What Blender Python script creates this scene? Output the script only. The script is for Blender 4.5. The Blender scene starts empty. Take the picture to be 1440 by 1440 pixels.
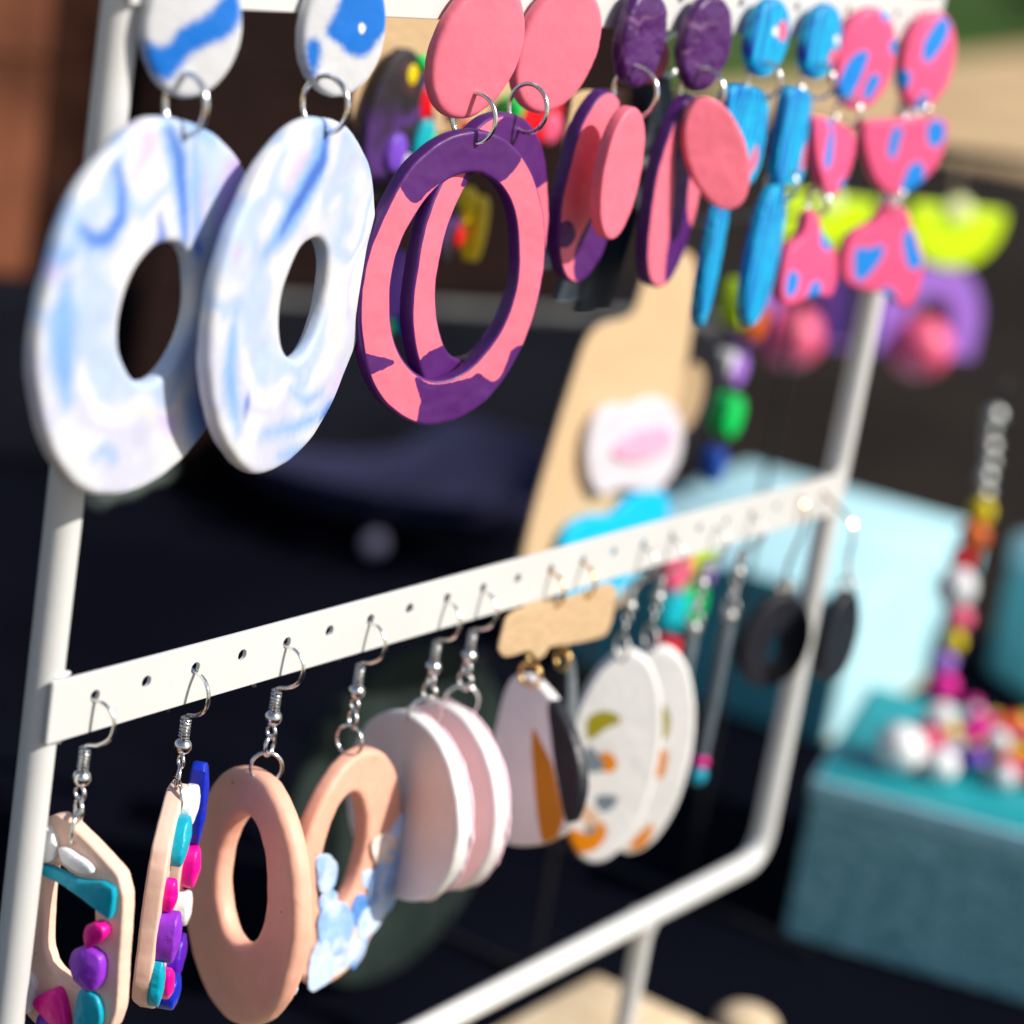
import bpy, math, random
import numpy as np
from mathutils import Vector, Matrix, noise

# ---------------------------------------------------------------- camera, sky, sun
# Everything below is laid out in millimetres in the rack's own frame (x along the bars, y away
# from the viewer, z up; origin = lower left corner of the middle bar) and built at real size.
S = 0.001
sc = bpy.context.scene
CAM_POS = (-248.6, -235.5, 142.2)
RIGHT = Vector((0.5718168, -0.80523837, 0.15689716))
UP = Vector((0.13585488, 0.28155329, 0.94987957))
FWD = Vector((0.80905439, 0.52184185, -0.27039246))
cd = bpy.data.cameras.new('camera')
cam = bpy.data.objects.new('camera', cd)
sc.collection.objects.link(cam)
cam.matrix_world = Matrix((
    (RIGHT.x, UP.x, -FWD.x, CAM_POS[0] * S),
    (RIGHT.y, UP.y, -FWD.y, CAM_POS[1] * S),
    (RIGHT.z, UP.z, -FWD.z, CAM_POS[2] * S),
    (0, 0, 0, 1)))
cd.sensor_width = 36.0
cd.lens = 85.0
cd.clip_start = 0.01
cd.clip_end = 200.0
cd.dof.use_dof = True
cd.dof.focus_distance = 0.393
cd.dof.aperture_fstop = 10.3
cd.dof.aperture_blades = 0
sc.camera = cam

SUN_TO = Vector((0.22, -0.74, 0.63)).normalized()
w = bpy.data.worlds.new('World')
sc.world = w
w.use_nodes = True
nt = w.node_tree
sky = nt.nodes.new('ShaderNodeTexSky')
sky.sky_type = 'NISHITA'
sky.sun_disc = False
sky.sun_elevation = math.asin(SUN_TO.z)
sky.sun_rotation = math.atan2(SUN_TO.x, SUN_TO.y)
nt.links.new(sky.outputs[0], nt.nodes['Background'].inputs[0])
nt.nodes['Background'].inputs[1].default_value = 0.095
ld = bpy.data.lights.new('sun', 'SUN')
ld.energy = 4.8
ld.angle = math.radians(0.6)
ld.color = (1.0, 0.945, 0.86)
sun = bpy.data.objects.new('sun', ld)
sc.collection.objects.link(sun)
sun.rotation_euler = (-SUN_TO).to_track_quat('-Z', 'Y').to_euler()
sc.view_settings.view_transform = 'Standard'
sc.view_settings.look = 'None'
sc.view_settings.gamma = 1.0
sc.view_settings.exposure = 0.2
sc.cycles.use_denoising = True
sc.cycles.max_bounces = 5
sc.cycles.sample_clamp_indirect = 6.0

# ---------------------------------------------------------------- helpers
COL = sc.collection
rnd = random.Random(7)
PI = math.pi


def V(*a):
    return np.array(a, float)


class MB:
    """collects shapes (millimetres) and links them as one mesh object"""

    def __init__(self):
        self.v = []
        self.f = []

    def add(self, verts, faces):
        o = len(self.v)
        self.v += [tuple(map(float, p)) for p in verts]
        self.f += [tuple(i + o for i in f) for f in faces]
        return self

    def grid(self, loops, close_u=True, close_v=False, cap=False):
        n = len(loops[0])
        m = len(loops)
        vs = [p for l in loops for p in l]
        fs = []
        for j in range(m if close_v else m - 1):
            a, b = j * n, ((j + 1) % m) * n
            for i in range(n if close_u else n - 1):
                k = (i + 1) % n
                fs.append((a + i, a + k, b + k, b + i))
        if cap:
            fs.append(tuple(range(n - 1, -1, -1)))
            fs.append(tuple(range((m - 1) * n, m * n)))
        return self.add(vs, fs)

    def tube(self, path, r, seg=10, closed=False, cap=True):
        P = [np.array(p, float) for p in path]
        n = len(P)
        R = r if hasattr(r, '__len__') else [r] * n
        T = []
        for i in range(n):
            if closed:
                t = P[(i + 1) % n] - P[i - 1]
            else:
                t = P[min(i + 1, n - 1)] - P[max(i - 1, 0)]
            T.append(t / (np.linalg.norm(t) + 1e-12))
        ref = V(0, 0, 1) if abs(T[0][2]) < .9 else V(1, 0, 0)
        nn = np.cross(T[0], ref)
        nn /= np.linalg.norm(nn)
        loops = []
        for i in range(n):
            nn = nn - T[i] * (nn @ T[i])
            nn /= np.linalg.norm(nn) + 1e-12
            bb = np.cross(T[i], nn)
            loops.append([P[i] + R[i] * (math.cos(a) * nn + math.sin(a) * bb)
                          for a in (2 * PI * k / seg for k in range(seg))])
        return self.grid(loops, True, closed, cap and not closed)

    def ring(self, c, R, r, yaw=0.0, tiltx=0.0, seg=40, sub=10, gap=0.0):
        """wire ring whose plane is vertical and holds the direction yaw (degrees from x)"""
        y = math.radians(yaw)
        u = V(math.cos(y), math.sin(y), 0)
        t = math.radians(tiltx)
        nrm = V(-math.sin(y), math.cos(y), 0)
        w_ = math.cos(t) * V(0, 0, 1) + math.sin(t) * nrm
        c = V(*c)
        P = [c + R * (math.cos(a) * u + math.sin(a) * w_) for a in (gap + (2 * PI - 2 * gap) * k / seg for k in range(seg + (1 if gap else 0)))]
        return self.tube(P, r, sub, closed=not gap)

    def ball(self, c, rx, ry=None, rz=None, nu=24, nv=14):
        ry = ry or rx
        rz = rz or rx
        c = V(*c)
        loops = []
        for j in range(nv + 1):
            t = PI * (0.012 + 0.976 * j / nv)
            loops.append([c + V(rx * math.sin(t) * math.cos(a), ry * math.sin(t) * math.sin(a), -rz * math.cos(t))
                          for a in (2 * PI * k / nu for k in range(nu))])
        return self.grid(loops, True, False, True)

    def box(self, lo, hi, b=0.0):
        """box with chamfered edges"""
        lo, hi = V(*lo), V(*hi)
        if b <= 0:
            c = [(x, y, z) for z in (lo[2], hi[2]) for y in (lo[1], hi[1]) for x in (lo[0], hi[0])]
            return self.add(c, [(0, 2, 3, 1), (4, 5, 7, 6), (0, 1, 5, 4), (2, 6, 7, 3), (0, 4, 6, 2), (1, 3, 7, 5)])

        def loop(z, k):
            x0, x1, y0, y1 = lo[0] + k, hi[0] - k, lo[1] + k, hi[1] - k
            q = b
            return [(x0 + q, y0, z), (x1 - q, y0, z), (x1, y0 + q, z), (x1, y1 - q, z),
                    (x1 - q, y1, z), (x0 + q, y1, z), (x0, y1 - q, z), (x0, y0 + q, z)]
        return self.grid([loop(lo[2], b), loop(lo[2] + b, 0), loop(hi[2] - b, 0), loop(hi[2], b)], True, False, True)

    def mesh(self, name, mat, smooth=True):
        me = bpy.data.meshes.new(name)
        me.from_pydata([(x * S, y * S, z * S) for x, y, z in self.v], [], self.f)
        me.materials.append(mat)
        if smooth:
            me.polygons.foreach_set('use_smooth', [True] * len(me.polygons))
            me.set_sharp_from_angle(angle=math.radians(38))
        me.update()
        return me

    def build(self, name, mat, parent=None, smooth=True):
        return link(name, self.mesh(name, mat, smooth), parent)


def link(name, me, parent=None, loc=None, yaw=None):
    o = bpy.data.objects.new(name, me)
    COL.objects.link(o)
    if parent is not None:
        o.parent = parent
    if loc is not None:
        o.location = [c * S for c in loc]
    if yaw is not None:
        o.rotation_euler = (0, 0, math.radians(yaw))
    return o


def tag(o, label, cat, group=None):
    o['label'] = label
    o['category'] = cat
    if group:
        o['group'] = group
    return o


def thing(name, label, cat, loc=(0, 0, 0), group=None, yaw=0):
    return tag(link(name, None, None, loc, yaw), label, cat, group)


def rel(world, root_mm):
    return tuple(a - b for a, b in zip(world, root_mm))


# ---------------------------------------------------------------- outlines and clay plates
def ellipse(w_, h_, egg=0.0, n=240, p=2.0):
    t = np.linspace(0, 2 * PI, n, endpoint=False)
    c, s = np.cos(t), np.sin(t)
    u = np.sign(c) * np.abs(c) ** (2 / p) * w_ / 2
    v = np.sign(s) * np.abs(s) ** (2 / p) * h_ / 2
    return np.stack([u * (1 - egg * v / (h_ / 2)), v], 1)


def chaikin(p, it=2, k=.25):
    p = np.array(p, float)
    for _ in range(it):
        q = np.roll(p, -1, 0)
        p = np.stack([p + (q - p) * k, q + (p - q) * k], 1).reshape(-1, 2)
    return p


def polar(pts, c, ang):
    """sample a star-shaped outline at given angles round c"""
    p = np.array(pts, float)
    q = np.roll(p, -1, 0)
    d = np.concatenate([p + (q - p) * k / 12 for k in range(12)]) - c
    a = np.arctan2(d[:, 1], d[:, 0])
    r = np.hypot(d[:, 0], d[:, 1])
    o = np.argsort(a)
    a, r = a[o], r[o]
    rr = np.interp(ang, np.concatenate([a - 2 * PI, a, a + 2 * PI]), np.concatenate([r, r, r]))
    return c + np.stack([np.cos(ang) * rr, np.sin(ang) * rr], 1)


def sd_poly(P, poly):
    """signed distance of points P to a polygon, negative inside"""
    poly = np.array(poly, float)
    a = poly
    b = np.roll(poly, -1, 0)
    d = np.full(len(P), 1e9)
    ins = np.zeros(len(P), bool)
    for p0, p1 in zip(a, b):
        e = p1 - p0
        w_ = P - p0
        t = np.clip((w_ @ e) / (e @ e + 1e-12), 0, 1)
        d = np.minimum(d, np.linalg.norm(w_ - t[:, None] * e, axis=1))
        c = (p0[1] > P[:, 1]) != (p1[1] > P[:, 1])
        xx = p0[0] + (P[:, 1] - p0[1]) * (p1[0] - p0[0]) / (p1[1] - p0[1] + 1e-12)
        ins ^= c & (P[:, 0] < xx)
    return np.where(ins, -d, d)


def sd_stroke(P, pts, wd):
    pts = np.array(pts, float)
    d = np.full(len(P), 1e9)
    n = len(pts) - 1
    for i in range(n):
        p0, p1 = pts[i], pts[i + 1]
        e = p1 - p0
        t = np.clip(((P - p0) @ e) / (e @ e + 1e-12), 0, 1)
        taper = wd * np.sin(PI * np.clip((i + t) / n, .06, .94)) ** .5
        d = np.minimum(d, np.linalg.norm(P - p0 - t[:, None] * e, axis=1) - taper)
    return d


def plate_mesh(name, mat, outer, th=2.6, inner=None, bev=.7, rings=14, N=144, dome=0.0, amp=.12, fr=.12,
               wob=.12, wfr=.25, seed=0, attrs=None, tilt=0.0, bend=0.0, slab=False):
    """a hand rolled slab of clay: rounded rim, slightly uneven faces; front face looks to -y"""
    ang = np.linspace(-PI, PI, N, endpoint=False)
    outer = np.array(outer, float)
    if tilt:
        ct, st = math.cos(math.radians(tilt)), math.sin(math.radians(tilt))
        outer = outer @ np.array([[ct, st], [-st, ct]])
    if inner is not None:
        inner = np.array(inner, float)
        if tilt:
            inner = inner @ np.array([[ct, st], [-st, ct]])
        c = inner.mean(0)
    else:
        lo, hi = outer.min(0), outer.max(0)
        c = (lo + hi) / 2
    O = polar(outer, c, ang)
    I = polar(inner, c, ang) if inner is not None else c + (O - c) * .004
    if wob:
        for arr, k in ((O, 0), (I, 9)):
            if k and inner is None:
                continue
            for i in range(N):
                d = arr[i] - c
                d = d / (np.linalg.norm(d) + 1e-9)
                arr[i] += d * wob * (noise.noise((arr[i][0] * wfr, arr[i][1] * wfr, seed * 3.7 + k)) +
                                     .5 * (.25 / max(wfr, .25) if wfr >= .25 else .3) * noise.noise((arr[i][0] * wfr * 3.6, arr[i][1] * wfr * 3.6, seed * 1.3 + k)))
    W = np.linalg.norm(O - I, axis=1)
    D = (O - I) / (W[:, None] + 1e-9)
    h = th / 2
    loops, ys, tt, rim = [], [], [], []
    A5 = np.linspace(0, PI / 2, 5)

    def put(off, y, rm):
        loops.append(I + D * off[:, None])
        ys.append(np.full(N, y))
        tt.append(off / (W + 1e-9))
        rim.append(np.full(N, rm))
    hole = inner is not None
    z = np.zeros(N)
    for sgn in (-1, 1):
        seq = []
        if hole:
            for a in A5:
                seq.append((z + bev * (1 - math.cos(a)), (h - bev + bev * math.sin(a)), 1.0 if a < 1.2 else 0.0))
        i0 = bev if hole else 0.0
        for k in range(0 if not hole else 1, rings):
            seq.append((i0 + (W - bev - i0) * k / rings, h, 0.0))
        for a in A5[::-1]:
            seq.append((W - bev * (1 - math.cos(a)), h - bev + bev * math.sin(a), 1.0 if a < 1.2 else 0.0))
        if sgn > 0:
            seq = seq[::-1]
        for off, y, rm in seq:
            put(off, sgn * y, rm)
    P2 = np.concatenate(loops)
    Y = np.concatenate(ys)
    T = np.concatenate(tt)
    RM = np.concatenate(rim)
    prof = (4 * T * (1 - T)) if hole else (1 - T ** 2)
    sg = np.sign(Y)
    fz = np.clip(np.abs(Y) / h, 0, 1)
    dis = np.zeros(len(P2))
    if amp:
        for i in range(len(P2)):
            dis[i] = noise.noise((P2[i][0] * fr, P2[i][1] * fr, seed * 5.1)) + \
                .35 * noise.noise((P2[i][0] * fr * 3.7, P2[i][1] * fr * 3.7, seed * 2.9 + sg[i]))
    Y = Y + sg * dome * prof * fz + dis * amp
    if bend:
        Y = Y + bend * ((P2[:, 0] - c[0]) / (np.ptp(outer[:, 0]) / 2)) ** 2
    mb = MB()
    m = len(loops)
    vs = np.stack([P2[:, 0], Y, P2[:, 1]], 1)
    mb.grid(list(vs.reshape(m, N, 3)), True, hole, not hole)
    # orient outward: front face must look to -y
    me = mb.mesh(name, mat)
    me.flip_normals()

    def put_attr(nm, val):
        at = me.attributes.new(nm, 'FLOAT', 'POINT')
        at.data.foreach_set('value', np.ascontiguousarray(val, dtype=np.float32))
    put_attr('rim', RM)
    put_attr('side', np.where(sg < 0, 0.0, 1.0))
    for nm, fn in (attrs or {}).items():
        put_attr(nm, fn(P2))
    return me


def pattern(entry, keys):
    """attribute functions (signed distance in mm) for the inlaid shapes of one plate"""
    out = {}
    for i, k in enumerate(keys):
        polys = entry.get('polys', {}).get(k, [])
        strokes = entry.get('strokes', {}).get(k, [])

        def fn(P, polys=polys, strokes=strokes):
            d = np.full(len(P), 50.0)
            for p in polys:
                d = np.minimum(d, sd_poly(P, chaikin(p, 2, .2)))
            for p, wd in strokes:
                d = np.minimum(d, sd_stroke(P, p, wd))
            return d
        out['m%d' % i] = fn
    return out


# ---------------------------------------------------------------- materials
def new_mat(name):
    m = bpy.data.materials.new(name)
    m.use_nodes = True
    n = m.node_tree
    b = n.nodes['Principled BSDF']
    return m, n, b


def node(n, kind, **kw):
    x = n.nodes.new(kind)
    for k, v in kw.items():
        if k.startswith('i_'):
            x.inputs[k[2:].replace('_', ' ')].default_value = v
        else:
            setattr(x, k, v)
    return x


def coords(n, scale=1000.0, space='Object'):
    tc = n.nodes.new('ShaderNodeTexCoord')
    mp = n.nodes.new('ShaderNodeMapping')
    mp.inputs['Scale'].default_value = (scale,) * 3
    n.links.new(tc.outputs[space], mp.inputs['Vector'])
    return mp.outputs['Vector']


def mixc(n, fac, a, b):
    x = n.nodes.new('ShaderNodeMix')
    x.data_type = 'RGBA'
    for sock, val in ((x.inputs[0], fac), (x.inputs[6], a), (x.inputs[7], b)):
        if hasattr(val, 'links'):
            n.links.new(val, sock)
        else:
            sock.default_value = val if not isinstance(val, tuple) else (*val, 1.0)
    return x.outputs[2]


def maprange(n, val, a, b, c, d, smooth=True):
    x = n.nodes.new('ShaderNodeMapRange')
    x.interpolation_type = 'SMOOTHSTEP' if smooth else 'LINEAR'
    n.links.new(val, x.inputs[0])
    for i, q in enumerate((a, b, c, d)):
        x.inputs[i + 1].default_value = q
    return x.outputs[0]


def noise_out(n, vec, scale, detail=3.0, rough=.55, dist=0.0, col=False):
    x = node(n, 'ShaderNodeTexNoise')
    x.inputs['Scale'].default_value = scale
    x.inputs['Detail'].default_value = detail
    x.inputs['Roughness'].default_value = rough
    x.inputs['Distortion'].default_value = dist
    n.links.new(vec, x.inputs['Vector'])
    return x.outputs['Color' if col else 'Fac']


def math_(n, op, a, b):
    x = n.nodes.new('ShaderNodeMath')
    x.operation = op
    for s, q in zip(x.inputs, (a, b)):
        if hasattr(q, 'links'):
            n.links.new(q, s)
        else:
            s.default_value = q
    return x.outputs[0]


def clay(name, base, layers=(), rim=None, back=None, rough=.46, sss=0.0, vary=.10, bump=.18, marble=None, streak=None,
         grow=0.0, specks=.5, spec=.42):
    """polymer clay. layers: (attribute, colour, edge softness mm, edge raggedness mm)"""
    m, n, b = new_mat(name)
    vec = coords(n)
    col = base
    if marble:
        warp = noise_out(n, vec, .075, 2.0, .5, 0.0, True)
        va = n.nodes.new('ShaderNodeVectorMath')
        va.operation = 'MULTIPLY_ADD'
        n.links.new(warp, va.inputs[0])
        va.inputs[1].default_value = (15, 15, 15)
        n.links.new(vec, va.inputs[2])
        f1 = noise_out(n, va.outputs[0], .052, 1.5, .4)
        for (lo, hi, c, k) in marble:
            mid = (lo + hi) / 2
            up = maprange(n, f1, lo, mid, 0, k)
            dn = maprange(n, f1, mid, hi, 1, 0)
            col = mixc(n, math_(n, 'MULTIPLY', up, dn), col, c)
    if streak:
        mp = n.nodes.new('ShaderNodeMapping')
        mp.inputs['Scale'].default_value = (.55, .3, .06)
        mp.inputs['Rotation'].default_value = (0, .25, 0)
        n.links.new(vec, mp.inputs['Vector'])
        f2 = noise_out(n, mp.outputs['Vector'], .9, 3.0, .6, .6)
        col = mixc(n, maprange(n, f2, .40, .48, 0, 1), col, streak[0])
        col = mixc(n, maprange(n, f2, .54, .60, 0, 1), col, streak[1])
    if rim is not None:
        at = node(n, 'ShaderNodeAttribute', attribute_name='rim')
        nz = noise_out(n, vec, .35, 2.0)
        s = math_(n, 'ADD', at.outputs['Fac'], math_(n, 'MULTIPLY', math_(n, 'SUBTRACT', nz, .5), .5))
        col = mixc(n, maprange(n, s, .35, .6, 0, 1), col, rim)
    for attr, c, soft, rag in layers:
        at = node(n, 'ShaderNodeAttribute', attribute_name=attr)
        d = math_(n, 'SUBTRACT', at.outputs['Fac'], grow)
        if rag:
            nz = noise_out(n, vec, .8, 4.0, .65)
            d = math_(n, 'ADD', d, math_(n, 'MULTIPLY', math_(n, 'SUBTRACT', nz, .5), rag * 2))
        col = mixc(n, maprange(n, d, -soft, soft, 1, 0), col, c)
    if back is not None:
        at = node(n, 'ShaderNodeAttribute', attribute_name='side')
        col = mixc(n, maprange(n, at.outputs['Fac'], .3, .7, 0, 1), col, back)
    # hand made unevenness of the pigment, lint and dust specks
    nv = noise_out(n, vec, .16, 3.0, .6)
    hs = n.nodes.new('ShaderNodeHueSaturation')
    hs.inputs['Saturation'].default_value = 1.06
    n.links.new(maprange(n, nv, .25, .75, 1 - vary, 1 + vary, False), hs.inputs['Value'])
    if hasattr(col, 'links'):
        n.links.new(col, hs.inputs['Color'])
    else:
        hs.inputs['Color'].default_value = (*col, 1)
    col = hs.outputs[0]
    if specks:
        vo = node(n, 'ShaderNodeTexVoronoi')
        vo.inputs['Scale'].default_value = .19
        n.links.new(vec, vo.inputs['Vector'])
        col = mixc(n, maprange(n, vo.outputs['Distance'], .035, .06, specks, 0), col, (.12, .08, .07))
    n.links.new(col, b.inputs['Base Color'])
    n.links.new(maprange(n, noise_out(n, vec, .5, 2.0, .6), .3, .7, rough - .08, rough + .1, False), b.inputs['Roughness'])
    b.inputs['Specular IOR Level'].default_value = spec
    if sss:
        b.inputs['Subsurface Weight'].default_value = sss
        b.inputs['Subsurface Radius'].default_value = (1.0, .6, .45)
        b.inputs['Subsurface Scale'].default_value = .0012
    bp = n.nodes.new('ShaderNodeBump')
    bp.inputs['Strength'].default_value = bump
    bp.inputs['Distance'].default_value = .00025
    h1 = noise_out(n, vec, .9, 3.0, .62)
    lo_ = noise_out(n, vec, .22, 2.0, .5)
    hh_ = math_(n, 'ADD', h1, math_(n, 'MULTIPLY', lo_, 2.6))
    n.links.new(hh_, bp.inputs['Height'])
    n.links.new(bp.outputs[0], b.inputs['Normal'])
    return m


def metal(name, c, rough=.2, bump=.05):
    m, n, b = new_mat(name)
    vec = coords(n)
    b.inputs['Metallic'].default_value = 1.0
    col = mixc(n, maprange(n, noise_out(n, vec, .8, 3.0), .35, .7, 0, 1), c, tuple(x * .8 for x in c))
    n.links.new(col, b.inputs['Base Color'])
    n.links.new(maprange(n, noise_out(n, vec, 1.5, 3.0), .3, .7, rough * .7, rough * 1.4, False), b.inputs['Roughness'])
    return m


def paint(name, c, rough=.4, vary=.06, scale=.12, bump=.1, dirt=None, spec=.5, bscale=1.6, space='Object'):
    m, n, b = new_mat(name)
    vec = coords(n, space=space)
    nv = noise_out(n, vec, scale, 5.0, .6)
    col = mixc(n, maprange(n, nv, .3, .7, 0, 1), tuple(x * (1 - vary) for x in c), tuple(min(1, x * (1 + vary)) for x in c))
    if dirt:
        col = mixc(n, maprange(n, noise_out(n, vec, scale * 4, 5.0, .7), .60, .75, 0, .5), col, dirt)
    n.links.new(col, b.inputs['Base Color'])
    n.links.new(maprange(n, nv, .3, .7, rough * .85, rough * 1.15, False), b.inputs['Roughness'])
    b.inputs['Specular IOR Level'].default_value = spec
    bp = n.nodes.new('ShaderNodeBump')
    bp.inputs['Strength'].default_value = bump
    bp.inputs['Distance'].default_value = .0002
    n.links.new(noise_out(n, vec, bscale, 4.0, .6), bp.inputs['Height'])
    n.links.new(bp.outputs[0], b.inputs['Normal'])
    return m


def kraft(name, c):
    m, n, b = new_mat(name)
    vec = coords(n)
    mp = n.nodes.new('ShaderNodeMapping')
    mp.inputs['Scale'].default_value = (.25, 1.0, 1.8)
    n.links.new(vec, mp.inputs['Vector'])
    f = noise_out(n, mp.outputs['Vector'], 1.2, 6.0, .7)
    col = mixc(n, maprange(n, f, .3, .7, 0, 1), tuple(x * .82 for x in c), tuple(min(1, x * 1.12) for x in c))
    n.links.new(col, b.inputs['Base Color'])
    b.inputs['Roughness'].default_value = .85
    b.inputs['Specular IOR Level'].default_value = .2
    bp = n.nodes.new('ShaderNodeBump')
    bp.inputs['Strength'].default_value = .2
    bp.inputs['Distance'].default_value = .0001
    n.links.new(f, bp.inputs['Height'])
    n.links.new(bp.outputs[0], b.inputs['Normal'])
    return m


def wood(name, c, c2, sc_=.03, along=(0, 1, 2)):
    m, n, b = new_mat(name)
    vec = coords(n)
    mp = n.nodes.new('ShaderNodeMapping')
    mp.inputs['Scale'].default_value = (.12, 1.0, 1.0)
    n.links.new(vec, mp.inputs['Vector'])
    f = noise_out(n, mp.outputs['Vector'], sc_ * 6, 5.0, .65, 1.2)
    f2 = noise_out(n, vec, sc_, 3.0)
    col = mixc(n, maprange(n, f, .3, .7, 0, 1), c, c2)
    col = mixc(n, maprange(n, f2, .4, .7, 0, .45), col, tuple(x * .6 for x in c))
    n.links.new(col, b.inputs['Base Color'])
    b.inputs['Roughness'].default_value = .7
    b.inputs['Specular IOR Level'].default_value = .06
    bp = n.nodes.new('ShaderNodeBump')
    bp.inputs['Strength'].default_value = .3
    bp.inputs['Distance'].default_value = .0004
    n.links.new(f, bp.inputs['Height'])
    n.links.new(bp.outputs[0], b.inputs['Normal'])
    return m


def cloth(name, c, c2, scale=.02, weave=1.3, bump=.5, sheen=.0):
    m, n, b = new_mat(name)
    vec = coords(n)
    f = noise_out(n, vec, scale, 4.0, .6)
    col = mixc(n, maprange(n, f, .35, .65, 0, 1), c, c2)
    n.links.new(col, b.inputs['Base Color'])
    b.inputs['Roughness'].default_value = 1.0
    b.inputs['Specular IOR Level'].default_value = .03
    wv = node(n, 'ShaderNodeTexWave')
    wv.inputs['Scale'].default_value = weave
    n.links.new(vec, wv.inputs['Vector'])
    bp = n.nodes.new('ShaderNodeBump')
    bp.inputs['Strength'].default_value = bump
    bp.inputs['Distance'].default_value = .0003
    n.links.new(wv.outputs['Fac'], bp.inputs['Height'])
    n.links.new(bp.outputs[0], b.inputs['Normal'])
    return m


PINK = (.84, .205, .275)
PURPLE = (.085, .018, .14)
MARBLE_BASE = (.645, .65, .67)
MAT = {}
MAT['white_metal'] = paint('white_powder_coat', (.65, .645, .625), .34, .03, .03, .10, (.54, .52, .47), .5, 1.4)
MAT['silver'] = metal('silver_wire', (.86, .85, .82), .21)
MAT['dull'] = metal('dull_silver_wire', (.62, .62, .60), .5)
MAT['gold'] = metal('gold_wire', (.83, .53, .2), .22)
MAT['copper'] = metal('copper_wire', (.8, .48, .28), .25)
MAT['marble'] = clay('marbled_white_blue_clay', MARBLE_BASE, [
    ('m2', (.58, .45, .80), 2.2, .8), ('m1', (.24, .41, .74), 2.2, .8), ('m0', (.085, .18, .54), 1.3, .6)],
    marble=[(.28, .49, (.33, .47, .72), .65), (.53, .70, (.46, .46, .70), .5)], vary=.05, specks=.15, sss=.08)
MAT['marble_stud'] = clay('white_and_blue_stud_clay', MARBLE_BASE, [
    ('m0', (.02, .17, .60), .9, .7), ('m1', (.85, .85, .86), .2, .1)], vary=.06, specks=.1)
MAT['pink'] = clay('bubblegum_pink_clay', PINK, vary=.07, specks=.2, sss=.08)
MAT['pink_purple'] = clay('pink_clay_with_purple_inlay', PINK, [('m0', PURPLE, .09, .32)], rim=PURPLE, vary=.07, specks=.12, sss=.06)
MAT['purple'] = clay('deep_purple_clay', (.075, .02, .12), vary=.30, specks=0, bump=.12, rough=.36, marble=[(.488, .502, (.28, .13, .26), .5)])
MAT['blue'] = clay('streaky_blue_clay', (.01, .17, .50), [('m0', (.75, .17, .28), .25, .2), ('m1', (.85, .85, .85), .2, .1)],
                   streak=((.0, .42, .72), (.015, .07, .44)), vary=.08, specks=0)
MAT['pinkblue'] = clay('pink_clay_with_blue_patches', (.84, .135, .27), [('m0', (.02, .25, .74), .5, .5)], vary=.06, specks=0, grow=.7)
MAT['peach'] = clay('peach_clay', (.86, .455, .335), vary=.07, specks=.8, rough=.52, sss=.08)
MAT['hexpeach'] = clay('pale_peach_clay', (.86, .59, .47), vary=.05, specks=.3, sss=.05)
MAT['shaded_white'] = clay('off_white_clay', (.76, .67, .645), rim=(.84, .81, .78), vary=.06, specks=.7, rough=.5)  # face greyer than the rim: its shade is put into the colour
MAT['blush'] = clay('blush_pink_clay', (.86, .72, .67), rim=(.86, .82, .79), vary=.06, specks=.6)
MAT['hotpink'] = clay('hot_pink_clay', (.86, .60, .68), vary=.05, specks=0)
MAT['tear'] = clay('white_clay_with_black_and_orange', (.88, .85, .84), [('m1', (.60, .25, .045), .12, .25), ('m0', (.012, .013, .02), .12, .15)],
                   vary=.06, specks=.5)
MAT['tear_edge'] = clay('black_clay_with_white_edge', (.015, .016, .022), rim=(.10, .12, .13), vary=.2, specks=.0)
MAT['terrazzo'] = clay('white_terrazzo_clay', (.90, .88, .85), [('m0', (.36, .31, .03), .3, .2), ('m1', (.80, .27, .03), .3, .2),
                       ('m2', (.20, .24, .27), .3, .2), ('m3', (.80, .52, .36), .3, .2)], vary=.05, specks=.2, grow=.5)
for k, c in dict(chip_turquoise=(.01, .36, .50), chip_white=(.85, .84, .83), chip_pink=(.82, .015, .30), chip_purple=(.28, .06, .55),
                 chip_violet=(.10, .03, .40), chip_blue=(.01, .03, .45), flake_blue=(.34, .52, .86), flake_deep=(.15, .33, .72),
                 flake_pale=(.56, .69, .93), flake_cream=(.86, .74, .66)).items():
    MAT[k] = clay(k + '_clay', c, vary=.14 if 'flake' not in k else .3, specks=0, bump=.6, rough=.4,
                  marble=[(.42, .56, (.72, .80, .93), .6)] if k in ('flake_blue', 'flake_deep', 'flake_pale') else None)
MAT['kraft'] = kraft('kraft_card', (.58, .40, .23))
MAT['kraft_pale'] = kraft('pale_kraft_card', (.62, .44, .26))
MAT['black_clay'] = clay('black_clay', (.012, .013, .02), vary=.2, specks=0)
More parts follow.
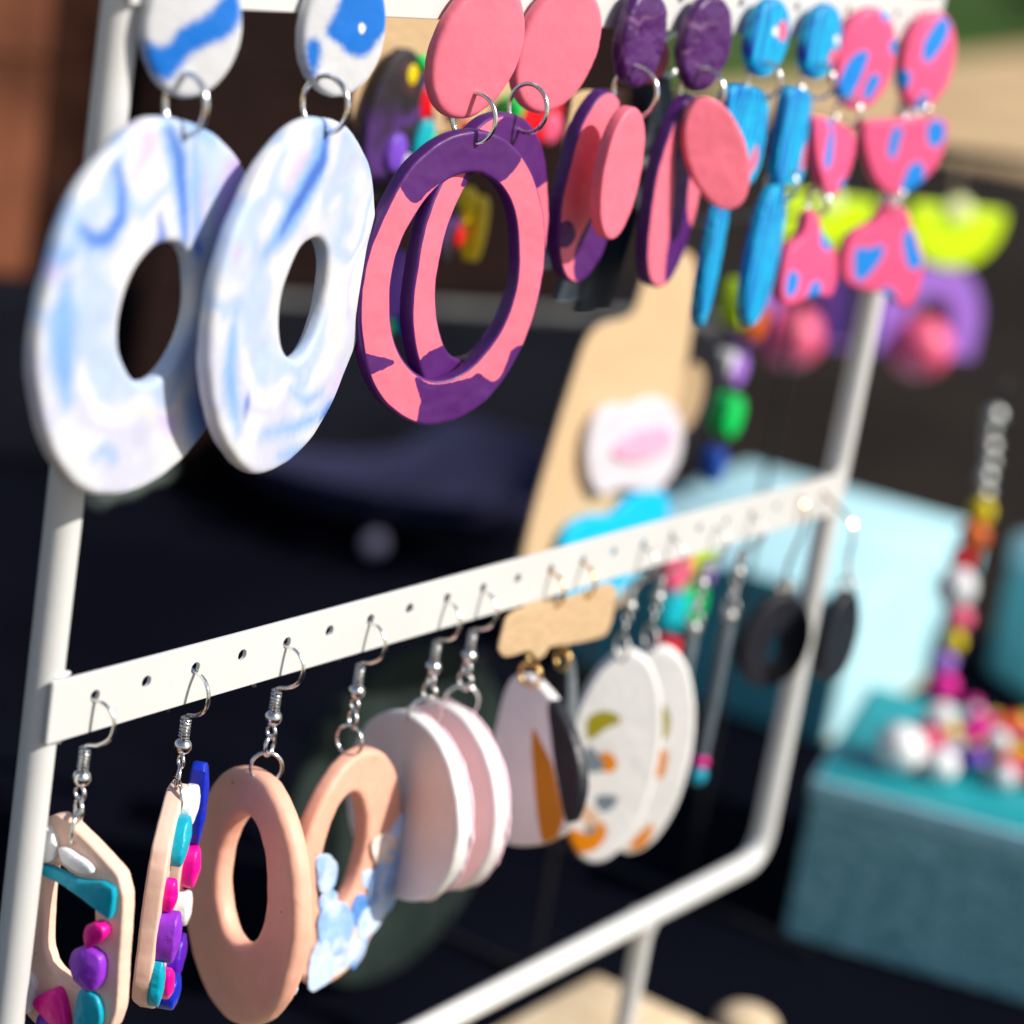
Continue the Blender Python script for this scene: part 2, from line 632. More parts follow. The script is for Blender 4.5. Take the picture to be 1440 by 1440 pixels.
D={'disc1':{'pos':(4.4,-5.5,68.4),'yaw':8,'wh':(53,55),'pts':{'hole':[(-6.7,0.0),(9.0,-1.6),(-0.2,8.9),(3.4,-10.9),(1.7,-0.8)]},'strokes':{'deep':[([(-13.2,21.7),(-11.3,18.5),(-10.9,14.5),(-13.3,11.7),(-16.7,11.5),(-19.2,13.3)],1.0),([(-1.8,26.2),(1.4,22.3),(3.4,16.6),(5.1,10.3)],1.0),([(-1.7,13.9),(-0.4,10.7),(-1.9,8.6)],0.8),([(12.3,-6.3),(15.6,-15.4),(20.7,-23.5)],1.6),([(8.0,9.1),(9.7,7.9)],0.8)],'pale':[([(4.4,25.9),(6.0,18.5),(8.7,8.5)],1.3),([(-13.6,20.6),(-10.9,14.5),(-13.9,11.0),(-19.7,12.2)],2.0),([(-2.5,26.4),(1.5,21.8),(4.9,10.3)],1.8),([(-25.0,9.5),(-20.9,10.1)],1.3),([(-21.9,5.6),(-21.3,-1.4),(-18.2,-10.8)],3.0),([(-10.7,-20.2),(-8.4,-19.3),(-5.6,-21.0)],0.7),([(2.2,26.8),(8.8,24.6)],1.6),([(11.8,-14.9),(17.6,-24.7)],2.4),([(-21.6,14.3),(-17.8,10.6)],1.0)],'lilac':[([(16.8,21.6),(14.1,12.8)],3.0),([(4.9,-16.7),(9.4,-18.8)],1.0),([(-25.0,7.8),(-22.8,8.1)],1.0),([(-7.8,26.2),(-5.8,24.1),(-8.3,19.8)],0.8),([(7.6,17.9),(7.6,11.2)],1.5)]}},'disc2':{'pos':(36.3,-5.5,68.0),'yaw':14,'wh':(54,55),'pts':{'hole':[(-5.2,-3.0),(12.6,2.8),(5.1,8.7),(-0.7,-9.2),(3.9,-0.5)]},'strokes':{'deep':[([(1.8,25.7),(1.3,21.1),(-4.4,15.6),(-9.2,11.7)],1.5),([(14.5,-21.5),(19.3,-19.9)],1.0),([(-13.7,-13.3),(-13.7,-16.1)],0.8)],'pale':[([(0.9,26.2),(-0.4,20.1),(-6.2,13.6),(-13.7,8.9)],3.6),([(17.4,22.8),(20.7,18.6)],1.6),([(-7.1,-20.3),(4.1,-21.2),(11.7,-21.0),(17.7,-19.3)],1.1),([(-21.2,0.2),(-20.7,-8.4),(-15.4,-18.0)],2.0),([(0.9,-14.6),(8.1,-17.7),(13.1,-17.1)],0.9),([(0.4,-25.4),(13.4,-26.7)],1.2)],'lilac':[([(-23.5,8.9),(-23.1,10.4)],0.8),([(-4.0,22.5),(-8.8,18.6)],1.2),([(20.3,-14.7),(17.3,-17.8)],0.7)]}},'mstud1':{'pos':(8.7,-3.5,108.3),'yaw':-25,'wh':(15,20),'polys':{'deep':[[(-7.3,-2.1),(-5.2,-3.1),(-3.8,-3.1),(-2.4,-0.4),(2.0,2.3),(4.2,5.9),(5.7,7.1),(7.1,2.3),(5.5,-0.9),(2.6,-2.1),(-0.2,-3.6),(-2.5,-7.7),(-4.6,-7.7),(-6.4,-5.9)]]}},'mstud2':{'pos':(42.1,-3.5,108.4),'yaw':-20,'wh':(15,20),'polys':{'deep':[[(-3.8,-0.5),(-2.3,3.3),(-1.1,7.6),(6.4,7.3),(7.5,1.5),(5.4,-1.9),(3.2,-3.7),(0.6,-3.0),(-1.6,-1.4)],[(-6.8,-1.8),(-4.5,-1.1),(-3.8,-4.2),(-4.3,-7.4),(-5.8,-5.9)]],'white':[[(1.9,1.4),(2.5,1.8),(3.4,1.1),(3.1,-0.0),(2.3,0.1)]]}},'ring1':{'pos':(77.6,-5.5,68.6),'yaw':-13,'wh':(40,50.5),'pts':{'inner':[(7.1,16.4),(11.8,11.1),(13.8,3.7),(13.6,-5.0),(11.3,-11.2),(6.6,-16.2),(0.5,-17.8),(-4.5,-16.4),(-8.5,-13.9),(-12.0,-8.9),(-13.8,-3.5),(-14.1,2.5),(-13.0,8.4),(-10.8,12.5),(-7.6,15.8),(-3.4,17.6),(2.1,17.8)]},'polys':{'purple':[[(-17.8,18.2),(-11.7,11.9),(-8.3,15.3),(-2.7,18.0),(2.1,17.8),(7.2,16.1),(11.6,22.0),(3.2,27.6),(-10.3,25.9)],[(-21.2,-11.7),(-18.7,-12.0),(-9.5,-13.8),(-13.2,-15.2),(-16.0,-16.2),(-19.7,-16.6)],[(-6.4,-16.0),(-3.4,-21.1),(-3.8,-22.3),(-3.7,-26.4),(7.7,-25.7),(16.2,-19.0),(18.7,-11.4),(15.1,-12.1),(14.6,-14.5),(13.7,-17.3),(12.0,-18.1),(10.0,-17.3),(8.2,-16.2),(6.8,-17.2),(-1.8,-18.4)]]}},'ring2':{'pos':(87.8,-3.2,70.8),'yaw':3,'wh':(41,50.5),'polys':{'purple':[[(-12.6,12.6),(-5.4,14.1),(4.2,7.6),(25.2,16.9),(12.7,25.9),(-1.1,26.0)],[(-15.8,-15.3),(-6.5,-13.7),(-1.2,-17.0),(-7.1,-24.0),(-16.6,-20.4)],[(13.4,-23.7),(22.6,-6.2),(28.1,-0.0),(33.7,-9.7)]]}},'pstud1':{'pos':(77.4,-3.5,106.2),'yaw':-20,'wh':(16.6,23.4)},'pstud2':{'pos':(100.6,-3.5,106.9),'yaw':-20,'wh':(16.4,23)},'pust1':{'pos':(127.1,-3.5,109.4),'yaw':-2,'wh':(13.5,18)},'pust2':{'pos':(149.9,-3.5,108.9),'yaw':-10,'wh':(13.9,18)},'blst1':{'pos':(173.2,-3.5,110.4),'yaw':-10,'wh':(12.1,15.5),'polys':{'pink':[[(1.2,3.4),(3.4,4.0),(4.7,1.3),(3.7,-0.6),(1.6,0.4)]],'white':[[(-0.4,2.0),(0.5,2.7),(1.7,1.5),(1.2,0.4),(0.0,0.8)]]}},'blst2':{'pos':(195.6,-3.5,110.1),'yaw':-8,'wh':(12.2,15.5),'polys':{'pink':[[(1.6,-3.0),(2.9,-0.8),(5.2,-1.2),(5.4,-3.2),(3.4,-4.7)]],'white':[[(2.4,0.6),(3.2,2.0),(4.9,1.1),(4.4,-0.3)]]}},'pbst1':{'pos':(216.3,-3.5,107.0),'yaw':-20,'wh':(17,21.5),'polys':{'blue':[[(-5.6,-8.0),(-6.2,-4.6),(-4.4,-0.0),(-0.5,1.8),(-1.3,-2.7),(-3.6,-9.3)],[(1.0,-7.5),(1.9,-3.2),(4.2,-3.5),(2.7,-7.4)],[(1.3,10.0),(3.9,10.5),(3.4,8.5)],[(6.0,4.3),(8.1,3.9),(7.9,2.2),(6.4,2.6)]]}},'pbst2':{'pos':(246.5,-3.5,107.1),'yaw':-16,'wh':(17,21.5),'polys':{'blue':[[(-3.0,3.6),(0.4,9.2),(3.3,8.7),(3.4,5.6),(-0.4,0.2),(-2.5,0.8)],[(-8.7,-2.9),(-5.9,-3.3),(-5.8,-6.1),(-7.3,-5.4)],[(-1.9,-10.0),(0.5,-6.5),(1.4,-9.6)]]}},'ell1':{'pos':(118.8,-3,82.3),'yaw':0,'wh':(19,35),'polys':{'purple':[[(-10.1,-6.0),(-5.5,-5.4),(-2.4,-8.7),(-5.0,-10.8),(-8.6,-10.2)],[(8.8,20.9),(9.7,1.4),(2.7,-1.7),(0.1,-6.2),(-2.8,-10.6),(-1.6,-17.9),(24.3,-19.5)]]}},'ell2':{'pos':(148.5,-3,80.6),'yaw':5,'wh':(20,37),'polys':{'purple':[[(-6.7,20.3),(-4.9,9.6),(-0.9,-2.8),(1.0,-19.6),(12.2,-22.0),(17.7,-11.6),(11.2,-9.1),(5.9,-4.6),(4.0,2.4),(6.8,14.7),(6.2,20.1)],[(-21.6,23.0),(-9.3,19.2),(-12.9,15.1),(-16.8,13.9)]]}},'poval1':{'pos':(116.1,-10.5,86.5),'yaw':0,'wh':(12.8,23.6)},'poval2':{'pos':(149.5,-10.5,89.4),'yaw':-38,'wh':(11.8,22.5),'tilt':30},'trap1':{'pos':(167,-5,92),'yaw':-2,'outline':[(-8.8,9.2),(-1.9,9.4),(6.8,8.3),(8.8,1.0),(8.6,-7.5),(5.9,-10.6),(2.9,-9.6),(-1.3,-7.4),(-5.2,-5.2),(-7.5,2.4)],'polys':{'pink':[[(4.2,-2.5),(5.5,-1.8),(6.8,-5.4),(5.1,-8.2),(3.2,-6.7)]]}},'trap2':{'pos':(188.5,-5,92),'yaw':6,'outline':[(-8.5,9.3),(-2.3,9.2),(5.1,7.9),(5.7,-0.8),(8.8,-10.9),(0.2,-11.1),(-6.7,-9.7),(-7.9,-0.4)],'polys':{'pink':[[(4.5,-2.9),(6.0,-1.5),(7.5,-6.7),(4.7,-8.8)]]}},'blade1':{'pos':(164.5,-5,68),'yaw':20,'wh':(15,29)},'blade2':{'pos':(185.5,-5,67),'yaw':8,'wh':(16,30)},'half1':{'pos':(204,-5,88),'yaw':3,'outline':[(-11.1,7.8),(-2.9,7.0),(11.6,4.2),(13.2,-0.8),(12.1,-6.1),(6.9,-10.5),(1.1,-8.0),(-6.2,-1.1)],'polys':{'blue':[[(-1.4,-2.7),(-1.8,4.0),(-0.0,3.7),(1.4,-3.0)],[(7.8,-7.2),(11.9,-5.9),(12.3,-9.2)],[(-4.2,7.2),(-2.3,7.0),(-1.9,4.8)]]}},'half2':{'pos':(239,-5,88),'yaw':-25,'outline':[(-12.9,4.7),(-9.2,5.6),(1.4,6.9),(11.6,8.2),(12.4,2.2),(10.4,-4.3),(3.8,-10.1),(-2.2,-10.2),(-7.8,-5.5)],'polys':{'blue':[[(-3.6,-1.3),(-3.6,3.7),(-1.6,4.6),(-2.1,-1.7)],[(6.0,6.0),(9.2,6.7),(10.7,3.7),(8.9,1.4),(6.9,2.6)],[(1.8,-8.8),(3.3,-3.2),(6.3,-3.0),(7.7,-9.5)]]}},'bell1':{'pos':(206.5,-5,64),'yaw':-2,'outline':[(-5.5,12.0),(-1.5,10.7),(2.4,6.0),(8.2,3.5),(11.3,-1.3),(11.8,-8.0),(5.2,-6.7),(-7.4,-8.8),(-10.9,-7.0),(-12.6,-0.9),(-10.7,4.3),(-6.3,5.6)],'polys':{'blue':[[(1.0,5.6),(0.5,9.4),(4.5,7.5),(5.4,2.6)],[(-9.3,-5.4),(-9.4,-0.8),(-5.0,-2.8),(-6.0,-6.1)],[(0.1,-7.9),(1.6,-3.9),(5.2,-4.9),(4.3,-8.4)]]}},'bell2':{'pos':(242,-5,64),'yaw':-25,'outline':[(-3.4,11.7),(3.2,11.2),(6.0,6.5),(9.5,2.7),(11.8,-2.1),(11.2,-9.6),(8.8,-12.0),(5.9,-10.6),(3.8,-8.6),(-6.6,-7.9),(-11.5,-5.7),(-12.5,1.5),(-10.7,4.8),(-4.8,7.5)],'polys':{'blue':[[(-7.5,-4.7),(-9.0,1.4),(-6.0,0.5),(-1.6,2.2),(-2.2,-0.9),(-5.8,-5.7)],[(3.6,4.8),(5.1,6.0),(7.3,2.3),(10.3,-1.4),(7.0,-2.4)],[(-0.3,-9.2),(2.0,-7.1),(5.3,-9.8),(3.7,-10.9)]]}},'peach1':{'pos':(54.5,0.7,-41.1),'yaw':76,'wh':(33,46),'tilt':-5,'pts':{'inner':[(0.3,14.0),(-2.6,10.6),(-4.3,7.4),(-5.2,2.5),(-5.2,-2.9),(-3.9,-6.9),(-0.6,-6.7),(2.0,-3.6),(3.7,1.1),(3.9,5.7),(2.7,11.0)]}},'peach2':{'pos':(80.0,0.2,-42.3),'yaw':4,'tilt':3,'wh':(34,46.3),'pts':{'inner':[(-0.4,14.6),(3.6,12.1),(5.5,8.0),(5.9,0.8),(4.2,-4.4),(-0.6,-7.9),(-3.7,-6.2),(-6.0,-1.3),(-6.9,4.6),(-6.3,11.4),(-3.8,14.8)]},'polys':{'blue':[[(-10.8,4.7),(-8.0,4.5),(-5.9,2.2),(-5.7,-0.6),(-9.0,-0.3)],[(-6.6,-8.1),(-4.2,-6.7),(-0.0,-8.5),(1.8,-12.3),(0.0,-15.3),(-5.1,-12.6)],[(12.5,-7.8),(14.6,-4.0),(17.8,-4.3),(20.1,-8.7),(18.8,-12.7),(14.5,-12.8)]],'deep':[[(-7.9,-3.5),(-5.8,-2.7),(-3.8,-4.1),(-3.8,-5.9),(-6.6,-6.0)],[(3.8,-9.4),(6.1,-9.4),(8.2,-12.2),(8.6,-17.5),(6.3,-19.6),(4.9,-17.7)]],'pale':[[(-7.0,-11.9),(-3.7,-13.6),(-4.2,-15.5),(-6.8,-15.9)],[(2.0,-18.9),(6.8,-19.8),(5.1,-22.5),(1.0,-22.2)],[(-7.8,-19.8),(-7.9,-14.8),(-3.9,-14.7),(-1.9,-16.8),(-2.5,-21.0),(-6.5,-21.0)],[(9.0,-14.7),(13.6,-14.0),(15.3,-16.0),(13.5,-18.4),(9.5,-18.5)],[(5.7,-3.2),(8.5,-3.2),(11.4,-5.2),(11.2,-7.4),(7.3,-5.7)],[(12.9,0.8),(17.1,5.0),(18.9,-0.2),(16.3,-3.1),(12.6,-2.7)]],'cream':[[(-2.1,-16.1),(1.4,-16.5),(2.7,-19.9),(-0.3,-20.6)],[(2.8,-12.6),(5.1,-14.9),(4.6,-18.3),(2.2,-16.1)],[(17.8,-12.0),(20.2,-10.9),(20.4,-15.5),(17.8,-16.4)],[(6.9,3.3),(10.4,3.3),(13.2,1.5),(12.7,-1.3),(9.1,-0.9)],[(8.0,-7.8),(10.9,-8.0),(13.4,-13.2),(10.1,-14.3),(8.3,-11.5)],[(0.5,-15.5),(3.0,-15.6),(4.5,-19.7),(2.4,-20.5),(0.8,-18.5)]]}},'white1':{'pos':(98.3,0.7,-35.1),'yaw':73,'wh':(35.7,35.6)},'white2':{'pos':(110,0.7,-36.0),'yaw':73,'wh':(36,35.9)},'tear1':{'pos':(137,0.7,-36.1),'yaw':73,'outline':[(5.0,17.9),(0.5,18.6),(-6.8,16.5),(-13.1,12.3),(-17.7,6.7),(-19.3,0.6),(-17.8,-5.4),(-12.9,-11.0),(-6.0,-15.4),(1.2,-17.7),(6.2,-15.9),(8.7,-9.1),(9.4,-0.0),(8.8,8.0),(7.8,14.9)],'polys':{'black':[[(-5.2,15.7),(-7.7,17.6),(-18.6,10.0),(-22.0,1.0),(-17.4,-5.8),(-14.9,-2.8),(-11.6,2.6),(-8.4,8.8)]],'orange':[[(-2.2,9.7),(-5.9,7.1),(-10.0,4.6),(-13.7,-1.1),(-16.3,-4.8),(-14.0,-10.8),(-11.1,-12.6),(-7.7,-6.7),(-4.5,1.1),(-3.0,5.1)]]}},'tear2':{'pos':(147,0.7,-33),'yaw':46,'wh':(27,34)},'terr1':{'pos':(171.5,0.7,-42.4),'yaw':-48,'wh':(20.2,48.7),'polys':{'olive':[[(-5.9,3.9),(-6.7,8.7),(-3.3,10.4),(0.5,9.0),(-3.0,7.0),(-4.7,4.9)]],'orange':[[(-2.5,1.1),(-0.4,0.8),(0.8,-1.0),(0.5,-2.5),(-1.6,-2.9)],[(-7.6,-19.3),(-6.4,-16.7),(-3.9,-18.0),(-1.2,-18.1),(0.3,-14.3),(1.5,-17.5),(-0.3,-21.0),(-4.0,-22.1)]],'grey':[[(-6.0,2.8),(-1.1,-2.2),(-4.9,-3.6)],[(-2.6,-9.1),(3.1,-8.5),(0.3,-12.6)],[(-3.4,-16.0),(-0.8,-15.2),(-1.9,-17.8)]],'peach':[[(-5.6,-10.3),(0.1,-14.0),(-3.1,-16.3)]]}},'terr2':{'pos':(185.8,0.7,-44.3),'yaw':-50,'wh':(20,48.4),'polys':{'olive':[[(0.9,11.6),(3.1,9.5),(3.7,4.5),(2.3,3.5)]],'orange':[[(2.4,1.0),(4.4,0.5),(4.4,-4.6),(3.3,-5.6)],[(-0.4,-23.0),(4.7,-15.5),(3.4,-21.7)]]}},'hex1':{'pos':(9.4,0.7,-17),'yaw':95,'polys':{'turq':[[(5.0,-6.4),(0.9,-6.1),(-3.5,-6.2),(-8.9,-4.5),(-9.8,-6.0),(-9.8,-10.6),(-7.6,-10.2),(-4.5,-8.6),(-0.1,-7.8),(4.9,-7.6)],[(-5.9,-24.4),(-7.3,-23.5),(-10.3,-24.4),(-10.7,-29.6),(-6.0,-31.5)]],'white':[[(5.5,-0.7),(3.9,0.5),(1.8,-2.4),(2.0,-4.9),(5.1,-6.0)],[(1.2,-2.2),(-1.0,-2.0),(-5.1,-2.9),(-5.8,-3.9),(-4.0,-4.8),(-0.4,-4.9)],[(5.5,-25.4),(4.1,-25.1),(2.4,-26.7),(3.1,-32.0),(4.8,-31.5)]],'pink':[[(-6.3,-12.8),(-8.4,-11.1),(-10.1,-12.2),(-9.3,-14.1),(-7.0,-16.2),(-6.4,-14.6)],[(1.9,-28.8),(-1.8,-25.1),(-3.1,-26.4),(-5.2,-31.5),(-1.9,-31.3),(1.2,-30.0)]],'purple':[[(-4.3,-19.1),(-5.4,-16.7),(-8.5,-16.3),(-10.1,-17.5),(-10.0,-21.8),(-8.0,-23.1),(-5.2,-21.8)]],'violet':[[(1.3,-31.1),(-1.0,-29.8),(-3.5,-31.9),(1.2,-34.4)]]},'pts':{'inner':[(3.1,-7.4),(-6.0,-8.9),(-7.9,-22.0),(-6.5,-24.7),(2.0,-22.2)]}},'hex2':{'pos':(32,0.7,-17),'yaw':24},'card4':{'pos':(137,-1.4,-2),'yaw':0,'outline':[(-20.1,4.9),(-4.4,4.3),(18.0,5.1),(19.6,-2.9),(18.2,-6.9),(7.6,-6.4),(-4.1,-5.0),(-4.3,-7.2),(-6.8,-7.0),(-9.9,-4.5),(-18.5,-4.4),(-21.3,-2.0)]},'card3':{'pos':(278,75,5),'yaw':0,'outline':[(-24.5,22.0),(-2.5,22.7),(-4.0,38.2),(23.8,39.4),(27.8,9.8),(26.6,-27.9),(22.3,-59.9),(-23.7,-55.6),(-40.6,-49.7),(-37.7,-34.1),(-34.9,-16.2),(-30.6,1.7)],'polys':{'cloud':[[(-22.0,-3.5),(-14.4,1.9),(-3.6,-0.3),(7.7,2.0),(22.8,-3.5),(29.3,-16.1),(22.2,-25.7),(9.4,-25.2),(-2.0,-22.1),(-9.7,-24.5),(-19.6,-15.9)]],'cloudpink':[[(-10.0,-10.5),(-1.7,-6.7),(17.8,-6.9),(21.7,-13.2),(8.4,-16.6),(-8.0,-13.6)]],'blue':[[(-25.6,-39.8),(-24.1,-29.6),(-12.0,-28.0),(-1.1,-30.4),(3.7,-26.0),(14.6,-24.7),(26.6,-27.9),(27.0,-38.1),(15.7,-50.6),(-0.2,-55.9),(-19.7,-52.4)]]}}}

def spline(pts, n=8, closed=False):
    P = [np.array(p, float) for p in pts]
    m = len(P)
    out = []
    for i in range(m if closed else m - 1):
        if closed:
            a, b, c, d = P[i - 1], P[i], P[(i + 1) % m], P[(i + 2) % m]
        else:
            a, b, c, d = P[max(i - 1, 0)], P[i], P[i + 1], P[min(i + 2, m - 1)]
        for k in range(n):
            t = k / n
            out.append(.5 * ((2 * b) + (c - a) * t + (2 * a - 5 * b + 4 * c - d) * t * t + (3 * b - a - 3 * c + d) * t ** 3))
    if not closed:
        out.append(P[-1])
    return out


# ---------------------------------------------------------------- the setting
ZT = -170.0
MAT['black_cloth'] = cloth('black_table_cloth', (.0022, .0027, .0068), (.0036, .0043, .0095), .01)
MAT['sunlit_cloth'] = cloth('sunlit_black_table_cloth', (.020, .0155, .0125), (.028, .022, .018), .008, .6)  # far stretch of the black cloth, its sunlit tone put into the colour
MAT['dirt'] = paint('dry_earth', (.55, .38, .21), .95, .25, .0012, .3, (.30, .22, .13), .1, .01)
MAT['lawn'] = cloth('lawn_green', (.035, .075, .018), (.07, .12, .03), .0025, .02)


def wavy_sheet(name, x0, x1, y0, y1, z, nx, ny, amp, sc_, mat, thick=6.0):
    top = []
    for j in range(ny + 1):
        row = []
        for i in range(nx + 1):
            x = x0 + (x1 - x0) * i / nx
            y = y0 + (y1 - y0) * j / ny
            row.append((x, y, z - amp * (.5 + .5 * noise.noise((x * sc_, y * sc_, 3.3)))))
        top.append(row)
    mb = MB()
    mb.grid(top, False)
    n = nx + 1
    fr = [(p[0], p[1], z - thick - amp) for p in top[0]]
    mb.grid([fr, top[0]], False)
    bk = [(p[0], p[1], z - thick - amp) for p in top[-1]]
    mb.grid([top[-1], bk], False)
    for s in (0, -1):
        mb.grid([[r[s] for r in top], [(r[s][0], r[s][1], z - thick - amp) for r in top]], False)
    o = mb.build(name, mat)
    o['kind'] = 'structure'
    return o


wavy_sheet('ground', -9000, 60000, -9000, 60000, -900, 90, 90, 12, .0004, MAT['dirt'])
lawn = wavy_sheet('lawn', 0, 60000, 0, 45000, -880, 60, 60, 25, .0004, MAT['lawn'], 10)
lawn.location = (-2.0, 2.75, 0)
lawn.rotation_euler = (0, 0, math.radians(13.3))
wavy_sheet('table_top', -700, 2620, -900, 1700, ZT, 120, 100, 1.2, .006, MAT['sunlit_cloth'], 14)
wavy_sheet('black_cloth', -690, 740, -890, 1680, ZT + 1.6, 110, 100, 1.5, .012, MAT['black_cloth'], 1.2)

# ---------------------------------------------------------------- the white rack
D_HOLE, X0, HZ, BAR_L = 11.298, 9.362, 5.92, 256.2
TOP_Z = 110.3


def hole_x(t):
    return X0 + D_HOLE * t


def bar_mesh(name, z0, n_holes=22):
    """flat steel bar, 10 mm high, drilled with a row of round holes, rounded long edges"""
    mb = MB()
    y0, y1, b = 0.0, .85, .2
    r, seg = 1.0, 20
    xs = [0.0] + [hole_x(t) - D_HOLE / 2 for t in range(n_holes)] + [hole_x(n_holes - 1) + D_HOLE / 2, BAR_L]
    lo, hi = z0 + b, z0 + 10 - b

    def rect(xa, xb, y, flip):
        q = [(xa, y, lo), (xb, y, lo), (xb, y, hi), (xa, y, hi)]
        mb.add(q, [(0, 1, 2, 3) if not flip else (3, 2, 1, 0)])
    for y, fl in ((y0, False), (y1, True)):
        rect(xs[0] + b, xs[1], y, fl)
        rect(xs[-2], xs[-1] - b, y, fl)
    for t in range(n_holes):
        xc, zc = hole_x(t), z0 + HZ
        xa, xb = xs[t + 1], xs[t + 2]
        circ, sq = [], []
        for k in range(seg):
            a = 2 * PI * (k + .5) / seg
            c, s = math.cos(a), math.sin(a)
            circ.append((xc + r * c, zc + r * s))
            kx = ((xb - xc) if c > 0 else (xc - xa)) / max(abs(c), 1e-6)
            kz = ((hi - zc) if s > 0 else (zc - lo)) / max(abs(s), 1e-6)
            q = min(kx, kz)
            sq.append((xc + q * c, zc + q * s))
        corners = [(xa, lo), (xb, lo), (xb, hi), (xa, hi)]
        for y, fl in ((y0, False), (y1, True)):
            base = len(mb.v)
            inn = 0.1
            mb.v += [(p[0], y, p[1]) for p in sq]
            ring2 = [(xc + (r + .1) * math.cos(2 * PI * (k + .5) / seg), zc + (r + .1) * math.sin(2 * PI * (k + .5) / seg)) for k in range(seg)]
            mb.v += [(p[0], y, p[1]) for p in ring2]
            mb.v += [(p[0], y + (.08 if not fl else -.08), p[1]) for p in circ]
            for k in range(seg):
                k2 = (k + 1) % seg
                for o in (0, seg):
                    f = (base + o + k, base + o + k2, base + o + seg + k2, base + o + seg + k)
                    mb.f.append(f if not fl else f[::-1])
            # the four corner triangles between the sampled square and its real corners
            for c in corners:
                ks = sorted(range(seg), key=lambda k: (sq[k][0] - c[0]) ** 2 + (sq[k][1] - c[1]) ** 2)[:2]
                pa = [k for k in range(seg) if (abs(sq[k][0] - c[0]) < 1e-6)]
                pb = [k for k in range(seg) if (abs(sq[k][1] - c[1]) < 1e-6)]
                if pa and pb:
                    ka = min(pa, key=lambda k: abs(sq[k][1] - c[1]))
                    kb = min(pb, key=lambda k: abs(sq[k][0] - c[0]))
                    ci = len(mb.v)
                    mb.v.append((c[0], y, c[1]))
                    tri = (base + ka, ci, base + kb)
                    mb.f.append(tri)
        wall = [[(p[0], y, p[1]) for p in circ] for y in (y0 + .08, y1 - .08)]
        mb.grid(wall, True)
    # long edges and ends
    for zc, dz in ((z0 + 10 - b, 1), (z0 + b, -1)):
        A = [(y0 + b - b * math.cos(a), zc + dz * b * math.sin(a)) for a in np.linspace(0, PI / 2, 5)]
        B = [(y1 - b + b * math.sin(a), zc + dz * b * math.cos(a)) for a in np.linspace(0, PI / 2, 5)]
        L = [[(x, y, z) for (y, z) in A + B] for x in (b, BAR_L - b)]
        mb.grid(L, False)
    for xe, s in ((0, 1), (BAR_L, -1)):
        prof = []
        for a in np.linspace(0, PI / 2, 5):
            prof.append((xe + s * (b - b * math.sin(a)), y0 + b - b * math.cos(a)))
        prof = prof[::-1]
        q = [(xe + s * b, y0), (xe, y0 + b), (xe, y1 - b), (xe + s * b, y1)]
        mb.grid([[(x, y, lo) for x, y in q], [(x, y, hi) for x, y in q]], False)
        for zz, z2 in ((lo, z0), (hi, z0 + 10)):
            mb.add([(q[0][0], q[0][1], zz), (q[1][0], q[1][1], zz), (q[2][0], q[2][1], zz), (q[3][0], q[3][1], zz),
                    (xe + s * b, y1 - b, z2), (xe + s * b, y0 + b, z2)], [(0, 1, 5), (1, 2, 4, 5), (2, 3, 4)])
    import bmesh
    me = mb.mesh(name, MAT['white_metal'])
    bm = bmesh.new()
    bm.from_mesh(me)
    bmesh.ops.remove_doubles(bm, verts=bm.verts, dist=1e-7)
    bmesh.ops.recalc_face_normals(bm, faces=bm.faces)
    bm.to_mesh(me)
    bm.free()
    me.set_sharp_from_angle(angle=math.radians(14))
    return me


rack = thing('earring_rack', 'white metal earring rack with drilled bars, standing on a pale wooden base', 'rack', (0, 0, 0))
link('drilled_bar', bar_mesh('drilled_bar', 0.0), rack)
link('drilled_bar', bar_mesh('drilled_bar', TOP_Z), rack)
XL, XR, ZR, YP, RP = 2.0, 259.0, -91.5, 3.7, 2.8


def bent(pts, rad, n=8):
    P = [V(*p) for p in pts]
    out = [P[0]]
    for i in range(1, len(P) - 1):
        a, b, c = P[i - 1], P[i], P[i + 1]
        d0 = (a - b) / np.linalg.norm(a - b)
        d1 = (c - b) / np.linalg.norm(c - b)
        p0, p1 = b + d0 * rad, b + d1 * rad
        for k in range(n + 1):
            t = k / n
            out.append((1 - t) ** 2 * p0 + 2 * t * (1 - t) * b + t * t * p1)
    out.append(P[-1])
    return out


for xw, zw in ((XL, 10.0), (XL, 0.0), (XR - 4.2, 10.0), (XR - 4.2, 0.0), (XL, TOP_Z), (XR - 4.2, TOP_Z)):
    MB().ball((xw + .8, 1.25, zw + (.35 if zw == 10.0 else -.35)), 2.0, .6, .55, 16, 8).build('weld_bead', MAT['white_metal'], rack)
fr = MB()
fr.tube(bent([(XL, YP, 124), (XL, YP, ZR), (XR, YP, ZR), (XR, YP, 124)], 9), RP, 20)
fr.build('frame', MAT['white_metal'], rack)
for lx in (206.0, 55.0):
    MB().tube([(lx, YP, ZR + 1), (lx, YP, ZR - 2.5), (lx, YP, ZR - 4.5), (lx, YP, -160.2)], [3.4, 2.9, 2.35, 2.3], 16).build('leg', MAT['white_metal'], rack)
MB().tube([(10, 66, 128), (250, 66, 128)], 1.6, 10).build('rear_rod', MAT['white_metal'], rack)
for lx in (14, 246):
    MB().tube([(lx, YP, 123), (lx, 66, 128)], 1.6, 10).build('rod_bracket', MAT['white_metal'], rack)
MAT['pine'] = wood('pale_pine', (.62, .47, .30), (.74, .60, .42))
for k, (ya, yb) in enumerate(((-42, -7.4), (-6.8, 27.7), (28.3, 63))):
    MB().box((-36, ya, -168.2), (296, yb, -160 - .15 * k), .8).build('base_plank', MAT['pine'], rack)
MB().box((0, -38, -169.6), (10, 58, -168.25)).build('base_batten', MAT['pine'], rack)

